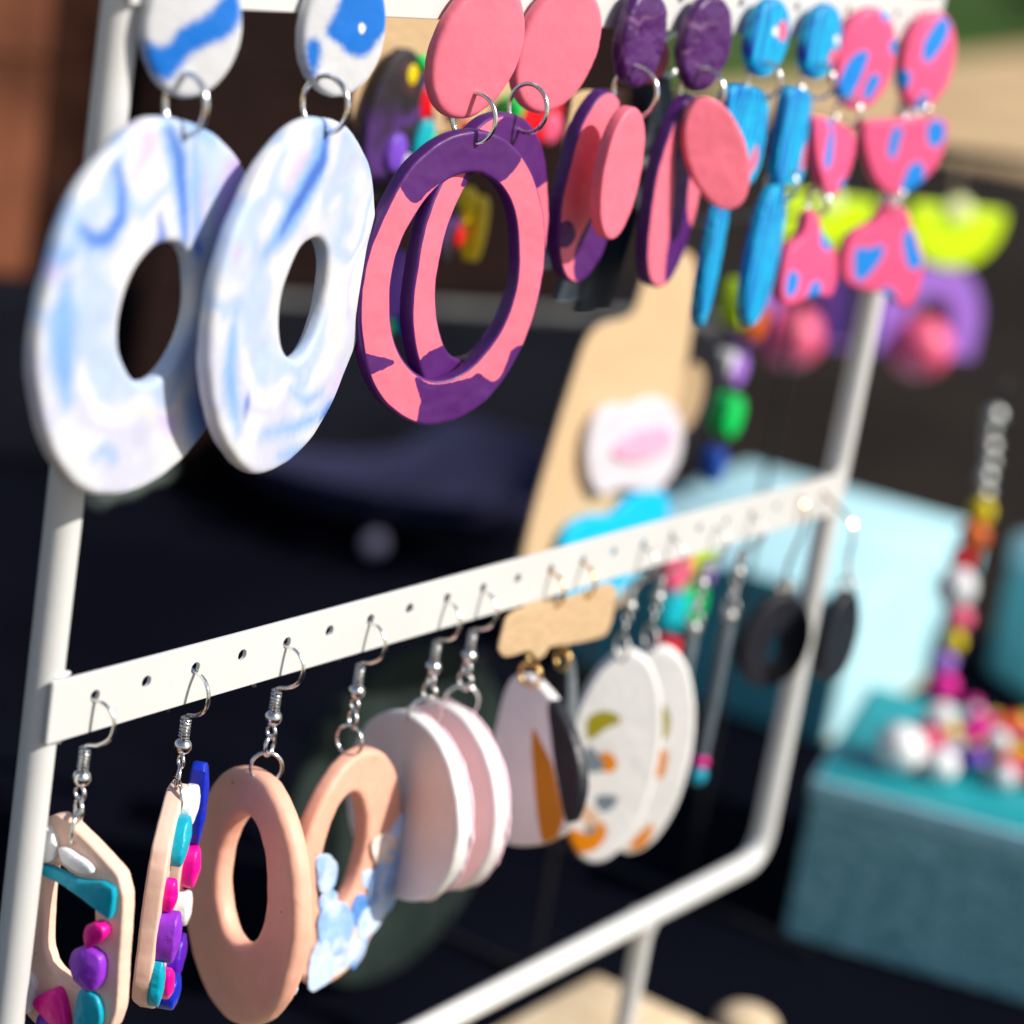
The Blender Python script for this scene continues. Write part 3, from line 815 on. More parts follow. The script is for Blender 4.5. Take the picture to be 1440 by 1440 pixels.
# ---------------------------------------------------------------- ear wires
def helix(c, R, r, z0, z1, turns, seg=14):
    n = int(turns * seg)
    return MB().tube([(c[0] + R * math.cos(2 * PI * k / seg), c[1] + R * math.sin(2 * PI * k / seg), z0 + (z1 - z0) * k / n) for k in range(n + 1)], r, 7)


WIRE_PATH = [(5.4, -9.5), (5.2, -5.5), (4.3, -2.0), (2.6, -.5), (1.2, -.52), (-.4, -.55), (-2.2, -1.0), (-3.5, -2.4), (-3.9, -4.2), (-3.2, -6.2), (-1.6, -7.5),
             (.1, -8.1), (.65, -8.6), (.7, -9.6)]


def wire_set(mat, tag_):
    w1 = MB().tube(spline([(0, y, z) for y, z in WIRE_PATH], 6), .34, 9).mesh('ear_wire_' + tag_, mat)
    w2 = helix((0, .7), .74, .21, -8.7, -12.3, 7).mesh('coil_' + tag_, mat)
    w3 = MB().ball((0, .7, -13.7), 1.5, 1.5, 1.42).mesh('bead_' + tag_, mat)
    w4 = MB().ring((0, .7, -16.2), 1.15, .32, 70).mesh('loop_' + tag_, mat)
    return w1, w2, w3, w4


WIRES = {'silver': wire_set(MAT['silver'], 'silver'), 'gold': wire_set(MAT['gold'], 'gold'), 'dull': wire_set(MAT['dull'], 'dull')}


def hang_wire(root, yaw, kind='silver', coil=True):
    w1, w2, w3, w4 = WIRES[kind]
    a = link('ear_wire', w1, root, (0, 0, 0), yaw)
    if coil:
        link('coil', w2, a)
        link('bead', w3, a)
    link('loop', w4, a)
    return a


def drop(name, label, t, yaw, kind='silver', rings=((-18.7, 1.6, .3, 10), (-22.3, 2.5, .3, 75)), coil=True, x=None, cat='earring', group=None):
    """earring hung by its ear wire in hole t of the middle bar; ring heights are measured from the hole"""
    rt = thing(name, label, cat, (x if x is not None else hole_x(t), 0, HZ), group)
    hang_wire(rt, yaw, kind, coil)
    for z, R, r, ry in rings:
        MB().ring((0, .7, z), R, r, ry, seg=32).build('jump_ring', MAT[kind], rt)
    return rt


def put_plate(root, root_mm, name, e, mat, outline=None, keys=(), **kw):
    out = outline if outline is not None else (chaikin(e['outline']) if 'outline' in e else ellipse(*e['wh'], egg=kw.pop('egg', 0)))
    kw.setdefault('tilt', e.get('tilt', 0))
    at = pattern(e, keys) if keys else None
    me = plate_mesh(name, mat, out, attrs=at, **kw)
    return link(name, me, root, rel(e['pos'], root_mm), e['yaw'])


def root_mm(o):
    return tuple(c / S for c in o.location)


def chip(parent, name, poly, mat, y, th, seed, plate_yaw=None, dome=.25, sm=2, grow=1.12, kk=.25):
    q = np.array(poly, float)
    poly = q.mean(0) + (q - q.mean(0)) * grow
    me = plate_mesh(name, mat, chaikin(poly, sm, kk), th=th, bev=min(.35, th * .3), rings=5, N=40, dome=dome, amp=.18, fr=.5, wob=.25, seed=seed)
    o = link(name, me, parent)
    o.location = (0, y * S, 0)
    return o


# ---------------------------------------------------------------- top row: studs with hanging pieces
def stud(label, key, mat, keys=(), name='drop_earring', th=2.8, back=True, **kw):
    e = D[key]
    p = e['pos']
    top = (p[0], 0.0, TOP_Z + HZ)
    rt = thing(name, label, 'earring', top)
    sd = put_plate(rt, top, 'stud', e, MAT[mat], keys=keys, th=th, bev=1.0, seed=hash(key) % 97 if False else len(key) + int(p[0]), **kw)
    MB().tube([(0, -4.6, 0), (0, -2, 0), (0, 3.4, 0)], .4, 8).build('post', MAT['silver'], rt)
    MB().ball((0, 2.6, 0), 2.0, 1.2, 2.0, 16, 8).build('butterfly_back', MAT['silver'], rt)
    return rt, top


def jring(rt, top, c, R=4.2, r=.42, yaw=90, tiltx=0):
    return MB().ring(rel(c, top), R, r, yaw, tiltx, 48, 10).build('jump_ring', MAT['silver'], rt)


# marbled discs
for i, (sk, dk, hole, lab, hw) in enumerate((
        ('mstud1', 'disc1', (1.2, -.8), 'large white disc earring marbled with blue, nearest the left post, round hole off centre', (17.0, 20.0)),
        ('mstud2', 'disc2', (2.8, -.6), 'large white disc earring with one broad blue streak, second from the left post', (15.6, 19.2)))):
    rt, top = stud(lab, sk, 'marble_stud', ('deep', 'white'), dome=.35)
    e = D[dk]
    inner = ellipse(hw[0], hw[1]) + np.array(hole)
    put_plate(rt, top, 'disc', e, MAT['marble'], keys=('deep', 'pale', 'lilac'), inner=inner, th=3.0, bev=1.15, rings=26, N=220, amp=.45, fr=.06, wob=1.1, wfr=.07, seed=3 + i, egg=-.02)
    jring(rt, top, (e['pos'][0] + (3.0 if i == 0 else 2.0), -5.5, 97.6), 4.3, .45, 84 + 8 * i)

# pink studs with pink and purple rings
for i, (sk, rk, lab) in enumerate((
        ('pstud1', 'ring1', 'pink oval stud earring with the front pink and purple open oval ring'),
        ('pstud2', 'ring2', 'pink oval stud earring whose pink and purple ring hangs behind the front ring'))):
    rt, top = stud(lab, sk, 'pink', tilt=-20, dome=.3)
    e = D[rk]
    ow, oh = e['wh']
    inner = ellipse(27.5, 35.5, .04) + np.array((0, .3))
    put_plate(rt, top, 'open_ring', e, MAT['pink_purple'], keys=('purple',), inner=inner, th=2.8, bev=.55, rings=16, N=260, amp=.2, wob=.5, wfr=.1, seed=11 + i, egg=.03)
    jring(rt, top, (e['pos'][0] - (.4 if i == 0 else -4.6), -5.5, 95.4 if i == 0 else 97.0), 4.1, .4, 96 - 10 * i)

# purple studs, purple and pink long ovals, small pink ovals in front
for i, (sk, ek, pk, lab) in enumerate((
        ('pust1', 'ell1', 'poval1', 'purple stud earring with long two-tone oval and small upright pink oval in front'),
        ('pust2', 'ell2', 'poval2', 'cracked purple stud earring with long two-tone oval and tilted pink oval in front'))):
    rt, top = stud(lab, sk, 'purple', dome=.5, amp=.5, fr=.3)
    put_plate(rt, top, 'long_oval', D[ek], MAT['pink_purple'], keys=('purple',), th=2.8, bev=.5, N=200, rings=20, amp=.2, seed=21 + i, egg=.05)
    put_plate(rt, top, 'small_oval', D[pk], MAT['pink'], th=2.5, bev=.5, amp=.2, seed=25 + i, egg=-.02)
    jring(rt, top, (D[sk]['pos'][0] + (-2.6 if i == 0 else -1.9), -6.2, 100.0), 4.5, .42, 92 + 4 * i)

# blue three-piece chains
for i, (sk, tk, bk, lab) in enumerate((
        ('blst1', 'trap1', 'blade1', 'streaky blue three piece earring ending in a thin edge-on blade'),
        ('blst2', 'trap2', 'blade2', 'streaky blue three piece earring ending in a rounded cyan blade'))):
    rt, top = stud(lab, sk, 'blue', ('pink', 'white'), dome=.3)
    e = D[tk]
    put_plate(rt, top, 'middle_piece', e, MAT['blue'], keys=('pink', 'white'), th=2.6, bev=.6, seed=31 + i)
    put_plate(rt, top, 'blade', D[bk], MAT['blue'], keys=('pink', 'white'), th=2.4, bev=.6, seed=33 + i)
    jring(rt, top, (D[sk]['pos'][0] - 1.2, -5.4, 102.4), 3.6, .36, 95)
    jring(rt, top, (e['pos'][0] + (-1.0 if i == 0 else -.6), -5.2, 81.2), 3.4, .36, 95)

# pink earrings with blue patches
MAT['cord'] = cloth('cream_cotton_cord', (.72, .64, .52), (.80, .73, .62), .5, 3.0)
for i, (sk, hk, bk, lab) in enumerate((
        ('pbst1', 'half1', 'bell1', 'blurred pink earring with blue patches, the one left of the right post'),
        ('pbst2', 'half2', 'bell2', 'blurred pink earring with blue patches, farthest right on the top bar'))):
    rt, top = stud(lab, sk, 'pinkblue', ('blue',), dome=.3)
    put_plate(rt, top, 'half_round', D[hk], MAT['pinkblue'], keys=('blue',), th=2.8, bev=.7, seed=41 + i)
    put_plate(rt, top, 'bell', D[bk], MAT['pinkblue'], keys=('blue',), th=2.8, bev=.7, seed=43 + i)
    px = D[sk]['pos'][0]
    hx = D[hk]['pos'][0]
    bx = D[bk]['pos'][0]
    jring(rt, top, ((px + hx) / 2 + .8, -5.2, 96.0), 3.2, .4, 80)
    jring(rt, top, ((bx + hx) / 2, -5.2, 77.2), 2.8, .4, 80)

# ---------------------------------------------------------------- middle bar: earrings on ear wires
# hexagon frames set with coloured chips
def hexagon(hw, up, h1, h2, cu=0):
    return [(cu, up), (cu - hw, up - 8), (cu - hw, h1), (cu, h2), (cu + hw, h1), (cu + hw, up - 8)]


HEX_OUT = [(2.5, 2.8), (-11.6, -3.6), (-13.3, -28), (-4, -37), (8.5, -31), (10.8, -3)]
HEX_IN = [(1.6, -5.2), (-6.4, -8.8), (-7.6, -22.5), (-5.8, -25.4), (2.2, -22.6), (3.6, -7.6)]
rt = drop('hexagon_earring', 'peach hexagon frame earring with turquoise, pink and purple chips, half behind the left post', 0, 12,
          rings=((-19.0, 1.9, .33, 60), (-22.0, 2.6, .33, 30)))
top = root_mm(rt)
e = D['hex1']
fr_ = link('hexagon_frame', plate_mesh('hexagon_frame', MAT['hexpeach'], chaikin(HEX_OUT, 2, .12), th=3.0, inner=chaikin(HEX_IN, 2, .15), bev=.5, rings=8, N=180, amp=.12, seed=51), rt, rel(e['pos'], top), e['yaw'])
COLS = dict(turq='chip_turquoise', white='chip_white', pink='chip_pink', purple='chip_purple', violet='chip_violet', blue='chip_blue')
sd = 0
for k, polys in e['polys'].items():
    for p in polys:
        sd += 1
        th = 2.2 if k in ('purple', 'pink') else 1.3
        chip(fr_, 'clay_chip', p, MAT[COLS[k]], 1.5 + th * .35, th, 60 + sd, dome=.9 if k == 'purple' else .35)
rt = drop('hexagon_earring', 'peach hexagon frame earring seen edge-on with a long blue chip, second on the middle bar', 2, -8,
          rings=((-19.0, 1.9, .33, 45), (-22.6, 3.1, .3, 60)))
top = root_mm(rt)
H2_OUT = [(0, 3.5), (-13, -4), (-13, -30), (0, -38), (13, -30), (13, -4)]
H2_IN = [(0, -3.8), (-7.2, -8), (-7.2, -26), (0, -31), (7.2, -26), (7.2, -8)]
fr_ = link('hexagon_frame', plate_mesh('hexagon_frame', MAT['hexpeach'], chaikin(H2_OUT, 2, .12), th=3.0, inner=chaikin(H2_IN, 2, .15), bev=.5, rings=8, N=180, amp=.12, seed=52), rt, rel((32.3, .9, -17.5), top), 33)
for k, c, p, th in (('blue', 0, [(6, 3.5), (10, 3), (13.5, -3), (13.5, -11), (10, -12), (8.5, -4)], 2.2),
                    ('white', 0, [(-1.5, 2.2), (4, 2.0), (5, -2.5), (1, -4.5), (-3, -1)], 1.8),
                    ('turq', 0, [(-6, -.5), (-2, -1.5), (-3, -6), (-7.5, -8.2), (-9, -5)], 2.0),
                    ('pink', 0, [(8, -13), (12.6, -12.5), (13, -19), (9, -20)], 2.4),
                    ('pink', 0, [(-12.0, -9.5), (-9, -9), (-8.2, -14), (-11, -15)], 1.6),
                    ('purple', 0, [(-12.6, -15.5), (-8, -15), (-7.5, -22), (-12, -23.5)], 3.2),
                    ('white', 0, [(8, -21), (12.4, -21), (12, -27), (8, -26)], 2.0),
                    ('turq', 0, [(-13, -24), (-10.6, -23), (-9, -31), (-12.5, -31)], 1.6),
                    ('pink', 0, [(-8.5, -26), (-3.6, -28), (-3, -33), (-7, -32)], 2.6),
                    ('blue', 0, [(-3, -31), (3, -31.5), (3, -36), (-3, -36.5)], 3.2),
                    ('violet', 0, [(5, -28), (11, -28), (9, -33), (4, -34.5)], 2.4)):
    sd += 1
    chip(fr_, 'clay_chip', p, MAT[COLS[k]], -1.5 - th * .35, th, 60 + sd, dome=.7)

# peach open ovals
PIN = ellipse(14.2, 23.5, .10) + np.array((-.2, 3.4))
rt = drop('open_oval_earring', 'plain peach open oval earring turned with its undecorated back to the viewer', 4, 6, rings=((-18.8, 1.75, .33, 15), (-22.8, 2.7, .3, -45)))
top = root_mm(rt)
o1 = put_plate(rt, top, 'open_oval', D['peach1'], MAT['peach'], inner=PIN, th=4.2, bev=1.5, rings=16, N=180, amp=.3, wob=.5, wfr=.12, seed=71, egg=.04)
for k, p, m_ in ((0, [(-6, -18), (-2, -19), (-1, -22.6), (-6, -21.5)], 'flake_blue'), (1, [(-13, -9), (-9, -10), (-10, -16), (-14, -12)], 'flake_pale'),
                 (2, [(6, -6), (10, -4), (10, -10), (6, -12)], 'flake_cream'), (3, [(3, -12), (7, -13), (5, -20), (2, -18)], 'flake_deep'),
                 (4, [(-4, -9.5), (0, -10), (0, -14), (-4, -14)], 'flake_cream'), (5, [(10, -2), (15.4, -2), (14, -9), (10.5, -8)], 'flake_blue')):
    chip(o1, 'clay_flake', p, MAT[m_], -2.2, .6, 80 + k, dome=.0, sm=1, kk=.12)
rt = drop('open_oval_earring', 'peach open oval earring with pale blue flakes scattered over its lower half', 6, 2, rings=((-18.9, 1.75, .33, 60), (-23.1, 2.8, .3, 92)))
top = root_mm(rt)
o2 = put_plate(rt, top, 'open_oval', D['peach2'], MAT['peach'], inner=PIN + np.array((-2.2, .6)), th=3.4, bev=1.1, rings=16, N=180, amp=.25, seed=72, egg=.04)
for c, polys in D['peach2']['polys'].items():
    for p in polys:
        sd += 1
        q = np.array(p, float)
        c0 = q.mean(0)
        ee = math.hypot(c0[0] / 17.0, c0[1] / 23.2)
        if ee > .80:
            q = q + c0 * (.80 / ee - 1)
        p = [tuple(x) for x in q]
        chip(o2, 'clay_flake', p, MAT['flake_' + c], -1.72 - .09 * (sd % 6), .32, 90 + sd, dome=.0, sm=2, grow=1.62, kk=.2)

# round discs of two layers
for i, (t, key, mat, lab) in enumerate((
        (8, 'white1', 'shaded_white', 'white disc earring, face greyed for shade, with a thin pink layer on its far side'),
        (9, 'white2', 'blush', 'round blush pink disc earring tucked behind the shade-greyed white disc'))):
    rt = drop('round_disc_earring', lab, t, -4 + 5 * i, rings=((-18.6, 1.7, .32, 80), (-22.9, 3.3, .3, -35 - 12 * i)))
    top = root_mm(rt)
    put_plate(rt, top, 'disc', D[key], MAT[mat], th=3.4, bev=.7, rings=16, amp=.3, fr=.08, seed=101 + i)
    e2 = dict(D[key])
    yw = math.radians(e2['yaw'])
    e2['pos'] = (e2['pos'][0] + math.sin(yw) * 1.75, e2['pos'][1] - math.cos(yw) * 1.75, e2['pos'][2])
    put_plate(rt, top, 'pink_layer', e2, MAT['hotpink'], outline=ellipse(e2['wh'][0] + .1, e2['wh'][1] + .1), th=.7, bev=.2, rings=6, amp=.1, wob=.6, seed=105 + i)

# tear shapes on gold wires with a small kraft card
rt = drop('teardrop_earring', 'white teardrop earring with orange wedge and black edge on a gold wire', 11, 2, 'gold',
          rings=((-18.2, 2.1, .42, 60), (-22.0, 2.3, .42, 95)), coil=True)
top = root_mm(rt)
put_plate(rt, top, 'teardrop', D['tear1'], MAT['tear'], keys=('black', 'orange'), th=2.8, bev=.6, rings=20, N=200, seed=111)
rt = drop('teardrop_earring', 'black teardrop earring with pale edge on a gold wire, seen almost edge-on', 12, -6, 'gold', rings=((-18.0, 2.1, .42, 40), (-21.0, 2.3, .42, 70)))
top = root_mm(rt)
put_plate(rt, top, 'teardrop', D['tear2'], MAT['tear_edge'], outline=ellipse(26, 36, .25), th=2.2, bev=.5, seed=112)
kc = MB()
cp = chaikin(D['card4']['outline'], 2, .14)
cp = [(u, v) for u, v in cp]
me = plate_mesh('earring_card', MAT['kraft'], cp, th=.5, bev=.12, rings=6, N=220, amp=.0, wob=0)
tag(link('earring_card', me, None, (137, -2.2, -2.0 - 2.2)), 'small kraft card under the middle bar, hung on the gold ear wires', 'card')

# white terrazzo discs
for i, (t, key, lab) in enumerate(((14, 'terr1', 'blurred white disc earring inlaid with olive, orange and grey scraps, front of two'),
                                   (15, 'terr2', 'blurred white disc earring with olive and orange scraps, behind its twin'))):
    rt = drop('terrazzo_earring', lab, t, 0, 'dull', rings=((-18.8, 1.8, .35, 30), (-22.9, 2.8, .35, 60)))
    top = root_mm(rt)
    put_plate(rt, top, 'disc', D[key], MAT['terrazzo'], keys=('olive', 'orange', 'grey', 'peach'), th=3.2, bev=.9, rings=20, N=180, seed=121 + i)

# slim silver bar drops
MAT['grey_glass'] = paint('smoky_grey_bar', (.12, .15, .17), .2, .1, .3, .05, None, .6)
for i, (t, zz, lab) in enumerate(((16.6, -33, 'slim grey bar earring with red and blue tip, just right of the terrazzo discs'),
                                  (18, -30, 'slim grey bar earring on silver links, beside the black oval hoops'))):
    rt = drop('bar_earring', lab, t, 0, 'dull', rings=((-18.8, 1.6, .4, 45), (-22, 1.8, .4, 90)))
    b0 = zz + 6
    MB().tube([(0, .7, -24), (0, .7, -26), (.4, .9, -46), (.4, .9, -58)], [1.2, 1.7, 1.7, 1.4], 10).build('bar', MAT['grey_glass'], rt)
    MB().ball((0, .7, -24), 1.9).build('bead', MAT['dull'], rt)
    MB().ball((.4, .9, -59.5), 1.8).build('red_bead', MAT['chip_pink'], rt)
    MB().ball((.4, .9, -62.8), 1.9, 1.9, 2.4).build('blue_bead', MAT['chip_turquoise'], rt)

# black oval hoops at the far end
for i, (hx, p, yaw, ww, hh, lab) in enumerate(((235.3, (237.7, .7, -28.5), -20, 21, 23, 'black open oval earring on a copper wire, left of the right post'),
                                              (246.6, (246.6, -10.6, -25.5), -2, 16, 22.5, 'black open oval earring on a copper wire, right of the right post'))):
    rt = thing('black_oval_earring', lab, 'earring', (hx, 0, HZ))
    q = rel(p, root_mm(rt))
    tp = (q[0], q[1], q[2] + hh / 2)
    MB().tube(spline([(0, 3.5, -3), (0, 1.5, -.3), (0, -1, -.5), (q[0] * .4, q[1] * .6 - 2.5, -5), (q[0] * .8, q[1] * .9, tp[2] + 7), (tp[0], tp[1], tp[2] + 2.6)], 6), .45, 8).build('ear_wire', MAT['copper'], rt)
    MB().ring((tp[0], tp[1], tp[2] + .9), 1.9, .45, yaw + 90).build('jump_ring', MAT['copper'], rt)
    me = plate_mesh('open_oval', MAT['black_clay'], ellipse(ww, hh, .1), th=3.2, inner=(ellipse(ww * .24, hh * .36) + np.array((0, -2.5))) if i == 0 else None, bev=.8, rings=8, N=100, seed=131 + i)
    link('open_oval', me, rt, q, yaw)

# ---------------------------------------------------------------- behind the top bar: carded earrings
MAT['multi'] = clay('dark_mottled_clay', (.02, .016, .02), vary=.3, specks=0, marble=[(.40, .52, (.10, .04, .20), .9), (.55, .68, (.16, .05, .04), .8)])
CHIPC = dict(green=(.03, .56, .12), red=(.70, .03, .04), orange=(.55, .12, .03), yellow=(.75, .58, .02), navy=(.03, .08, .36), royal=(.03, .16, .68), violet=(.20, .09, .55),
             teal=(.02, .40, .48), lime=(.42, .62, .02), neon=(.66, .92, .015), lilac=(.36, .18, .62), coral=(.80, .14, .24), white=(.66, .65, .66), magenta=(.72, .02, .30))
for k, c in CHIPC.items():
    MAT['c_' + k] = clay(k + '_clay', c, vary=.1, specks=0, rough=.4)


def uvpoly(cx, cz, rx, rz, n=7, seed=0):
    r_ = random.Random(seed)
    return [(cx + rx * math.cos(2 * PI * k / n) * r_.uniform(.8, 1.12), cz + rz * math.sin(2 * PI * k / n) * r_.uniform(.8, 1.12)) for k in range(n)]


def rounded_rect(x0, x1, z0, z1):
    return chaikin([(x0, z0), (x1, z0), (x1, z1), (x0, z1)], 3, .08)


def card(label, pos, yaw, out, mat='kraft', name='earring_card'):
    me = plate_mesh(name, MAT[mat], out, th=.6, bev=.12, rings=6, N=200, amp=.0, wob=0)
    return tag(link(name, me, None, pos, yaw), label, 'card')


card('kraft card behind the top bar, between marbled discs and pink ovals', (161.5, 63.5, 76), 0, rounded_rect(-29, 34, 2, 52))
card('kraft card behind the purple studs on the top bar', (150, 12, 96), 0, rounded_rect(-18, 26, -13, 1), 'kraft')
tag(link('earring_card', plate_mesh('earring_card', MAT['kraft_pale'], chaikin(D['card3']['outline'], 3, .2), th=.8, bev=.15, rings=6, N=200, amp=.5, fr=.02, wob=0), None, (278, 75, 5), 0),
    'tall blurred kraft card with a white cloud and a blue cloud, behind the middle bar', 'card')
ce = thing('cloud_earring', 'blurred white cloud shaped earring with pink centre on the tall kraft card', 'earring', (278, 72.6, 5))
link('cloud', plate_mesh('cloud', clay('lilac_white_clay', (.66, .62, .67), specks=0), chaikin(D['card3']['polys']['cloud'][0], 3), th=2.4, bev=.7, rings=8, N=90), ce)
link('pink_centre', plate_mesh('pink_centre', clay('pale_pink_clay', (.84, .42, .58)), chaikin(D['card3']['polys']['cloudpink'][0], 3), th=1.6, bev=.5, rings=6, N=60), ce, (0, -1.4, 0))
ce = thing('cloud_earring', 'blurred bright blue cloud shaped earring low on the tall kraft card', 'earring', (278, 72.6, 5))
link('cloud', plate_mesh('cloud', clay('sky_blue_clay', (.0, .50, .86)), chaikin(D['card3']['polys']['blue'][0], 3), th=2.4, bev=.7, rings=8, N=90), ce)

# chip dangle earrings on the first card (local x,z about the card centre 80,88)
def dangle(label, origin, pieces, y=0.0, name='chip_dangle_earring', ringz=(), sc_=1.0):
    rt = thing(name, label, 'earring', origin)
    rt.scale = (sc_, sc_, sc_)
    for i, (nm, c, x, z, rx, rz, th) in enumerate(pieces):
        me = plate_mesh(nm, MAT[c], chaikin(uvpoly(0, 0, rx, rz, 7, i * 7 + int(abs(x) * 10)), 2), th=th, bev=min(.5, th * .4), rings=5, N=44, dome=.4, seed=i)
        link(nm, me, rt, (x, y - .3 * (i % 3), z), rnd.uniform(-15, 15))
    for (x, z, R) in ringz:
        MB().ring((x, y - 1.5, z), R, .3, 80, seg=28).build('jump_ring', MAT['silver'], rt)
    return rt


dangle('black mottled earring with coloured chips on the kraft card, behind the first pink oval', (145, 60, 88), [
    ('mottled_disc', 'multi', -1, -7, 9, 15, 2.2), ('clay_chip', 'c_yellow', -.5, 2.5, 2.2, 2.6, 1.6), ('clay_chip', 'c_green', 2, 4.5, 2, 1.6, 3.0), ('clay_chip', 'c_red', 4, -2, 2.4, 3.4, 3.4),
    ('clay_chip', 'c_violet', -2, -10, 2.8, 4, 3.4), ('clay_chip', 'c_teal', 4.4, -8, 3, 4.5, 4.2), ('clay_chip', 'c_white', 1, -12, 1.2, 2, 5.0), ('clay_chip', 'c_green', 6, -10, 2, 3.4, 5.6),
    ('clay_chip', 'c_green', -1.5, -19.6, 2.4, 1.4, 3), ('clay_chip', 'c_orange', -5.5, -23, 3, 2.4, 3.4), ('clay_chip', 'c_navy', -8, -26, 2, 2.4, 3),
    ('clay_chip', 'c_violet', 3.5, -33, 2.4, 6.5, 3), ('clay_chip', 'c_red', 5.5, -29, 1.4, 1.6, 5), ('clay_chip', 'c_green', 2.5, -40, 2, 2, 3.4), ('clay_chip', 'c_royal', 9, -38, 3.4, 4.4, 3.4),
    ('clay_chip', 'c_royal', 4, -47, 2.4, 4.6, 3)], ringz=((1.5, -44.6, 2.6),), sc_=1.23)
dangle('multicoloured chip earring behind the two pink and purple rings', (170, 60, 88), [
    ('clay_chip', 'c_green', -1.5, -1.5, 2.8, 2.2, 2.6), ('clay_chip', 'c_red', -2, -8, 2.2, 3, 2), ('clay_chip', 'multi', -4, -24, 3, 6, 2), ('clay_chip', 'c_yellow', 1, -20, 2.4, 4, 2.6),
    ('clay_chip', 'c_yellow', 5, -24, 3, 6.5, 2.6), ('clay_chip', 'c_red', -1.5, -25, 1.6, 2.2, 3.2), ('clay_chip', 'c_green', 11, -3, 2, 2.4, 3)], sc_=1.23)
dangle('round red earring behind the second pink oval stud', (194.5, 61, 83), [('disc', 'c_red', 0, 0, 6.5, 6, 2.4), ('clay_chip', 'c_coral', 3.5, -2.5, 3, 3.4, 3.4)], name='red_disc_earring', sc_=1.23)
dangle('small pink earring with a hole between the purple studs', (150, 5, 105.6), [('pink_tab', 'pink', -3.2, -1.6, 5.2, 4.6, 2.2)], name='pink_tab_earring')
dangle('small yellow earring right of the second purple stud', (168, 5, 104), [('yellow_tab', 'c_yellow', 0, 0, 4, 4.5, 2)], name='yellow_tab_earring')
# dark leather strips
MAT['leather'] = paint('slate_blue_leather', (.018, .027, .040), .5, .25, .15, .5, (.05, .07, .09), .4, .7)
tl = thing('leather_tassel', 'dark slate blue leather strip tassel hanging behind the long purple ovals', 'tassel', (151, 6.5, 101))
for i, (x0, x1, z1, wd) in enumerate(((0, -16, -43, 4.2), (3, -6, -46, 4.6), (-3, -23, -37, 3.0))):
    pts = spline([(x0, 1, 0), (x0 + 6, 1 + i, z1 * .24), ((x0 * 2 + x1) / 3 + 3, 1 + i, z1 * .48), ((x0 + x1 * 2) / 3, 1, z1 * .75), (x1, i, z1)], 8)
    L = []
    for k, p in enumerate(pts):
        wv = wd * (.7 + .5 * k / len(pts))
        L.append([(p[0] - wv, p[1], p[2]), (p[0] - wv * .3, p[1] - .7, p[2]), (p[0] + wv * .4, p[1] + .3, p[2]), (p[0] + wv, p[1] - .6, p[2]), (p[0] + wv, p[1] + .6, p[2]), (p[0] - wv, p[1] + 1.2, p[2])])
    MB().grid(L, True, False, True).build('leather_strip', MAT['leather'], tl)
MB().ring((3, -1, 4), 4, .4, 0).build('hanging_ring', MAT['silver'], tl)

# ---------------------------------------------------------------- dark rear rack with more earrings
MAT['black_metal'] = paint('black_wire', (.006, .006, .007), .6)
rr = thing('rear_rack', 'thin black wire display rack standing behind the white rack', 'rack', (0, 0, 0))
RY = 81.0
MB().tube(bent([(292, RY, ZT + 2.5), (292, RY, 50), (376, RY, 50), (376, RY, ZT + 2.5)], 8), .8, 10).build('frame', MAT['black_metal'], rr)
for x in (252, 262, 240, 274):
    MB().tube([(x, 116, ZT + 3), (x, 116, -82)], .6, 8).build('upright_wire', MAT['black_metal'], rr)
MB().tube([(225, 116, -82), (294, 116, -82)], .7, 8).build('cross_wire', MAT['black_metal'], rr)
MB().tube([(292, RY, -82), (292, 116, -82)], .7, 8).build('cross_wire', MAT['black_metal'], rr)
for x in (292, 376):
    MB().tube([(x, RY - 45, ZT + 2.9), (x, RY + 60, ZT + 2.9)], 1.2, 8).build('foot', MAT['black_metal'], rr)

BALL = MB().ball((0, 0, 0), 9.0, 9, 9, 28, 16)
tt_ = np.linspace(PI, 2 * PI, 40)
SEMI = np.concatenate([np.stack([16.5 * np.cos(tt_), 15 * np.sin(tt_) + 6], 1), [[16.5, 8.5], [-16.5, 8.5]]])


def arch_mesh(name, mat, ro=18.5, ri=8.0, leg=9.0, th=4.0):
    mb = MB()
    L = []
    for a in list(np.linspace(0, PI, 40)):
        L.append((math.cos(a), math.sin(a), 0))
    pts = [((ro + ri) / 2, -leg)] + [((ro + ri) / 2 * math.cos(a), (ro + ri) / 2 * math.sin(a)) for a in np.linspace(0, PI, 32)] + [(-(ro + ri) / 2, -leg)]
    hw = (ro - ri) / 2
    loops = []
    for i, (x, z) in enumerate(pts):
        if i == 0:
            d = V(1, 0)
        elif i == len(pts) - 1:
            d = V(-1, 0)
        else:
            d = V(x, z) / math.hypot(x, z)
        sec = [(-hw, -th / 2 + .8), (-hw + .8, -th / 2), (hw - .8, -th / 2), (hw, -th / 2 + .8), (hw, th / 2 - .8), (hw - .8, th / 2), (-hw + .8, th / 2), (-hw, th / 2 - .8)]
        loops.append([(x + d[0] * s, y, z + d[1] * s) for s, y in sec])
    mb.grid(loops, True, False, True)
    return mb.mesh(name, mat)


